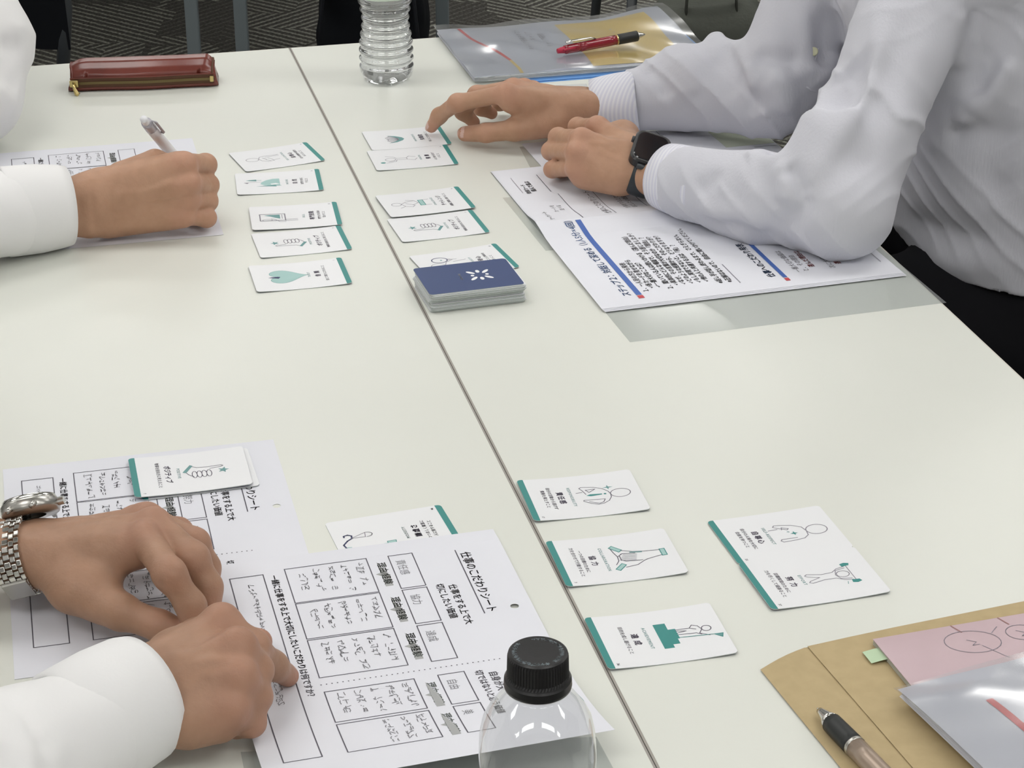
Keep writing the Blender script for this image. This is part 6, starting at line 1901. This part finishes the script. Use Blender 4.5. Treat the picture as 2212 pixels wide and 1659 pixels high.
# ================================================================ CHAIRS AND FURNITURE BEHIND
def chair(label, x, y, rz, parent_mat='black_fabric', back_h=.86):
    r = empty('office_chair', (x, y, 0), rz, label, 'chair')
    bm = bmesh.new(); box_bm(bm, (-.22, -.22, .37), (.22, .22, .425), bevel=.022); bm_obj('seat', bm, MT[parent_mat], r, True)
    V, F = [], []
    n, m_ = 14, 10
    for s in (0, 1):
        for i in range(n + 1):
            for j in range(m_ + 1):
                u, v = i / n * 2 - 1, j / m_
                w = .21 * (1 - .10 * v); z = .52 + (back_h - .52) * v
                V.append((u * w, -.215 - .03 * v - .035 * (1 - u * u) + (.022 if s else 0) * (1 - abs(u) ** 6), z - .02 * u * u * v))
    o = (n + 1) * (m_ + 1)
    for i in range(n):
        for j in range(m_):
            a = i * (m_ + 1) + j; b = a + 1; c = a + m_ + 2; d = a + m_ + 1
            F += [(a, b, c, d), (a + o, d + o, c + o, b + o)]
    bo = mesh_obj('backrest', V, F, MT[parent_mat], r, True)
    for s in (-1, 1):
        for f in (-1, 1):
            tube('leg', [(s * .20, f * .19, .40), (s * .225, f * .225, .012)], [.011, .011], MT['dark_steel'], r, 12)
        tube('back_post', [(s * .19, -.19, .40), (s * .20, -.235, .58), (s * .185, -.262, .82)], [.011, .011, .010], MT['dark_steel'], r, 12)
        tube('side_rail', [(s * .20, -.19, .40), (s * .20, .19, .40)], [.010, .010], MT['dark_steel'], r, 12)
    return r
chair('black chair under the person leaning on the right', .72, 2.10, math.radians(98))
chair('black chair under the person writing at the far left', -1.06, 2.27, math.radians(-92))
chair('black chair under the person at the front left', -.88, .98, math.radians(-88))
# flat legs of a grey table farther back
def fl(px, py, z=0.0):
    d = _fwd + _r2 * ((px - 1106.0) / CAM_F) - _u2 * ((py - 829.5) / CAM_F); t = (z - (T + CAM_H)) / d.z
    return Vector((d.x * t, d.y * t, z))
def flat_leg_table(name_label, x0, x1, y, dy, m='steel'):
    """legs at x0 and x1 (metres), top running back"""
    r = empty('folding_table', ((x0 + x1) / 2, y + dy / 2, 0), 0, name_label, 'table', 'tables behind')
    cx, cy = (x0 + x1) / 2, y + dy / 2
    for lx in (x0, x1):
        for ly in (y, y + dy):
            bm = bmesh.new(); box_bm(bm, (lx - cx - .0155, ly - cy - .010, .0), (lx - cx + .0155, ly - cy + .010, .675), bevel=.003); bm_obj('leg', bm, MT[m], r)
        bm = bmesh.new(); box_bm(bm, (lx - cx - .0155, y - cy, .64), (lx - cx + .0155, y + dy - cy, .675)); bm_obj('rail', bm, MT[m], r)
    bm = bmesh.new(); box_bm(bm, (x0 - cx - .04, -dy / 2 - .12, .675), (x1 - cx + .04, dy / 2 + .12, .70), bevel=.002); bm_obj('tabletop', bm, MT['table'], r)
    return r
def xat(px, y, z):
    dep = y * cp + (T + CAM_H - z) * sp
    return (px - 1106) / CAM_F * dep
flat_leg_table('table behind with flat grey legs, right of the brown pencil case', xat(523, 4.75, .1), xat(957, 4.75, .1), 4.75, 1.5)
flat_leg_table('table behind whose single grey leg rises over the brown pencil case', xat(418, 4.75, .1) - 1.3, xat(418, 4.75, .1), 4.75, 1.5)
chair('black chair standing behind the person writing at the far left', -.935, 3.02, math.radians(172))
chair('dark chair behind, its legs seen beyond the glossy clear file', xat(1330, 4.45, .1) + .20, 4.45, math.radians(7))
def soft_bag(name, label, cat, c, hx, hy, hz, m, extra=None, lean=0.0):
    r = empty(name, (c[0], c[1], 0), 0, label, cat)
    def fn(P):
        q = P.copy(); q[:, 0] = q[:, 0] - lean * q[:, 2]
        k = 1 - .12 * (q[:, 2] / (2 * hz))
        a = np.abs(np.stack([q[:, 0] / k, q[:, 1] / k, q[:, 2] - hz], 1)) - np.array([hx - .05, hy - .05, hz - .05], np.float32)
        d = np.sqrt((np.maximum(a, 0) ** 2).sum(1)) + np.minimum(a.max(1), 0) - .05
        return d + cloth_noise(P, .004, 4) + .003 * np.sin(40 * P[:, 2] + 20 * P[:, 0])
    sd_obj('bag_body', fn, NV((-hx - .1, -hy - .08, -.02)), NV((hx + .1, hy + .08, 2 * hz + .06)), .010, MT[m], r)
    return r
b1 = soft_bag('backpack', 'black backpack on the carpet behind the ribbed water bottle', 'bag', (xat(812, 4.5, .15), 4.5), .125, .10, .22, 'black_fabric', lean=-.02)
V, F = tube_pts([(-.10, -.11, .30), (-.115, -.15, .16), (-.09, -.12, .04)], [(.018, .004)] * 3, 10); mesh_obj('strap', V, F, MT['black_fabric'], b1, True)
V, F = tube_pts([(.09, -.11, .30), (.105, -.15, .16), (.08, -.12, .04)], [(.018, .004)] * 3, 10); mesh_obj('strap', V, F, MT['black_fabric'], b1, True)
V, F = tube_pts([(-.04, 0, .43), (-.03, 0, .47), (.03, 0, .47), (.04, 0, .43)], [.007] * 4, 10); mesh_obj('handle', V, F, MT['black_fabric'], b1, True)
b2 = soft_bag('tote_bag', 'grey green canvas bag on the carpet beyond the right table corner', 'bag', (xat(1525, 4.0, .2), 4.0), .125, .09, .19, 'grey_bag')
V, F = tube_pts([(-.122, -.07, .01), (-.122, -.075, .2), (-.112, -.07, .36)], [.006] * 3, 8); mesh_obj('piping', V, F, MT['dark_steel'], b2, True)
for s in (-1, 1):
    V, F = tube_pts([(-.05, s * .05, .35), (-.045, s * .05, .45), (0, s * .05, .49), (.045, s * .05, .45), (.05, s * .05, .35)], [(.012, .003)] * 5, 8); mesh_obj('handle', V, F, MT['grey_bag'], b2, True)
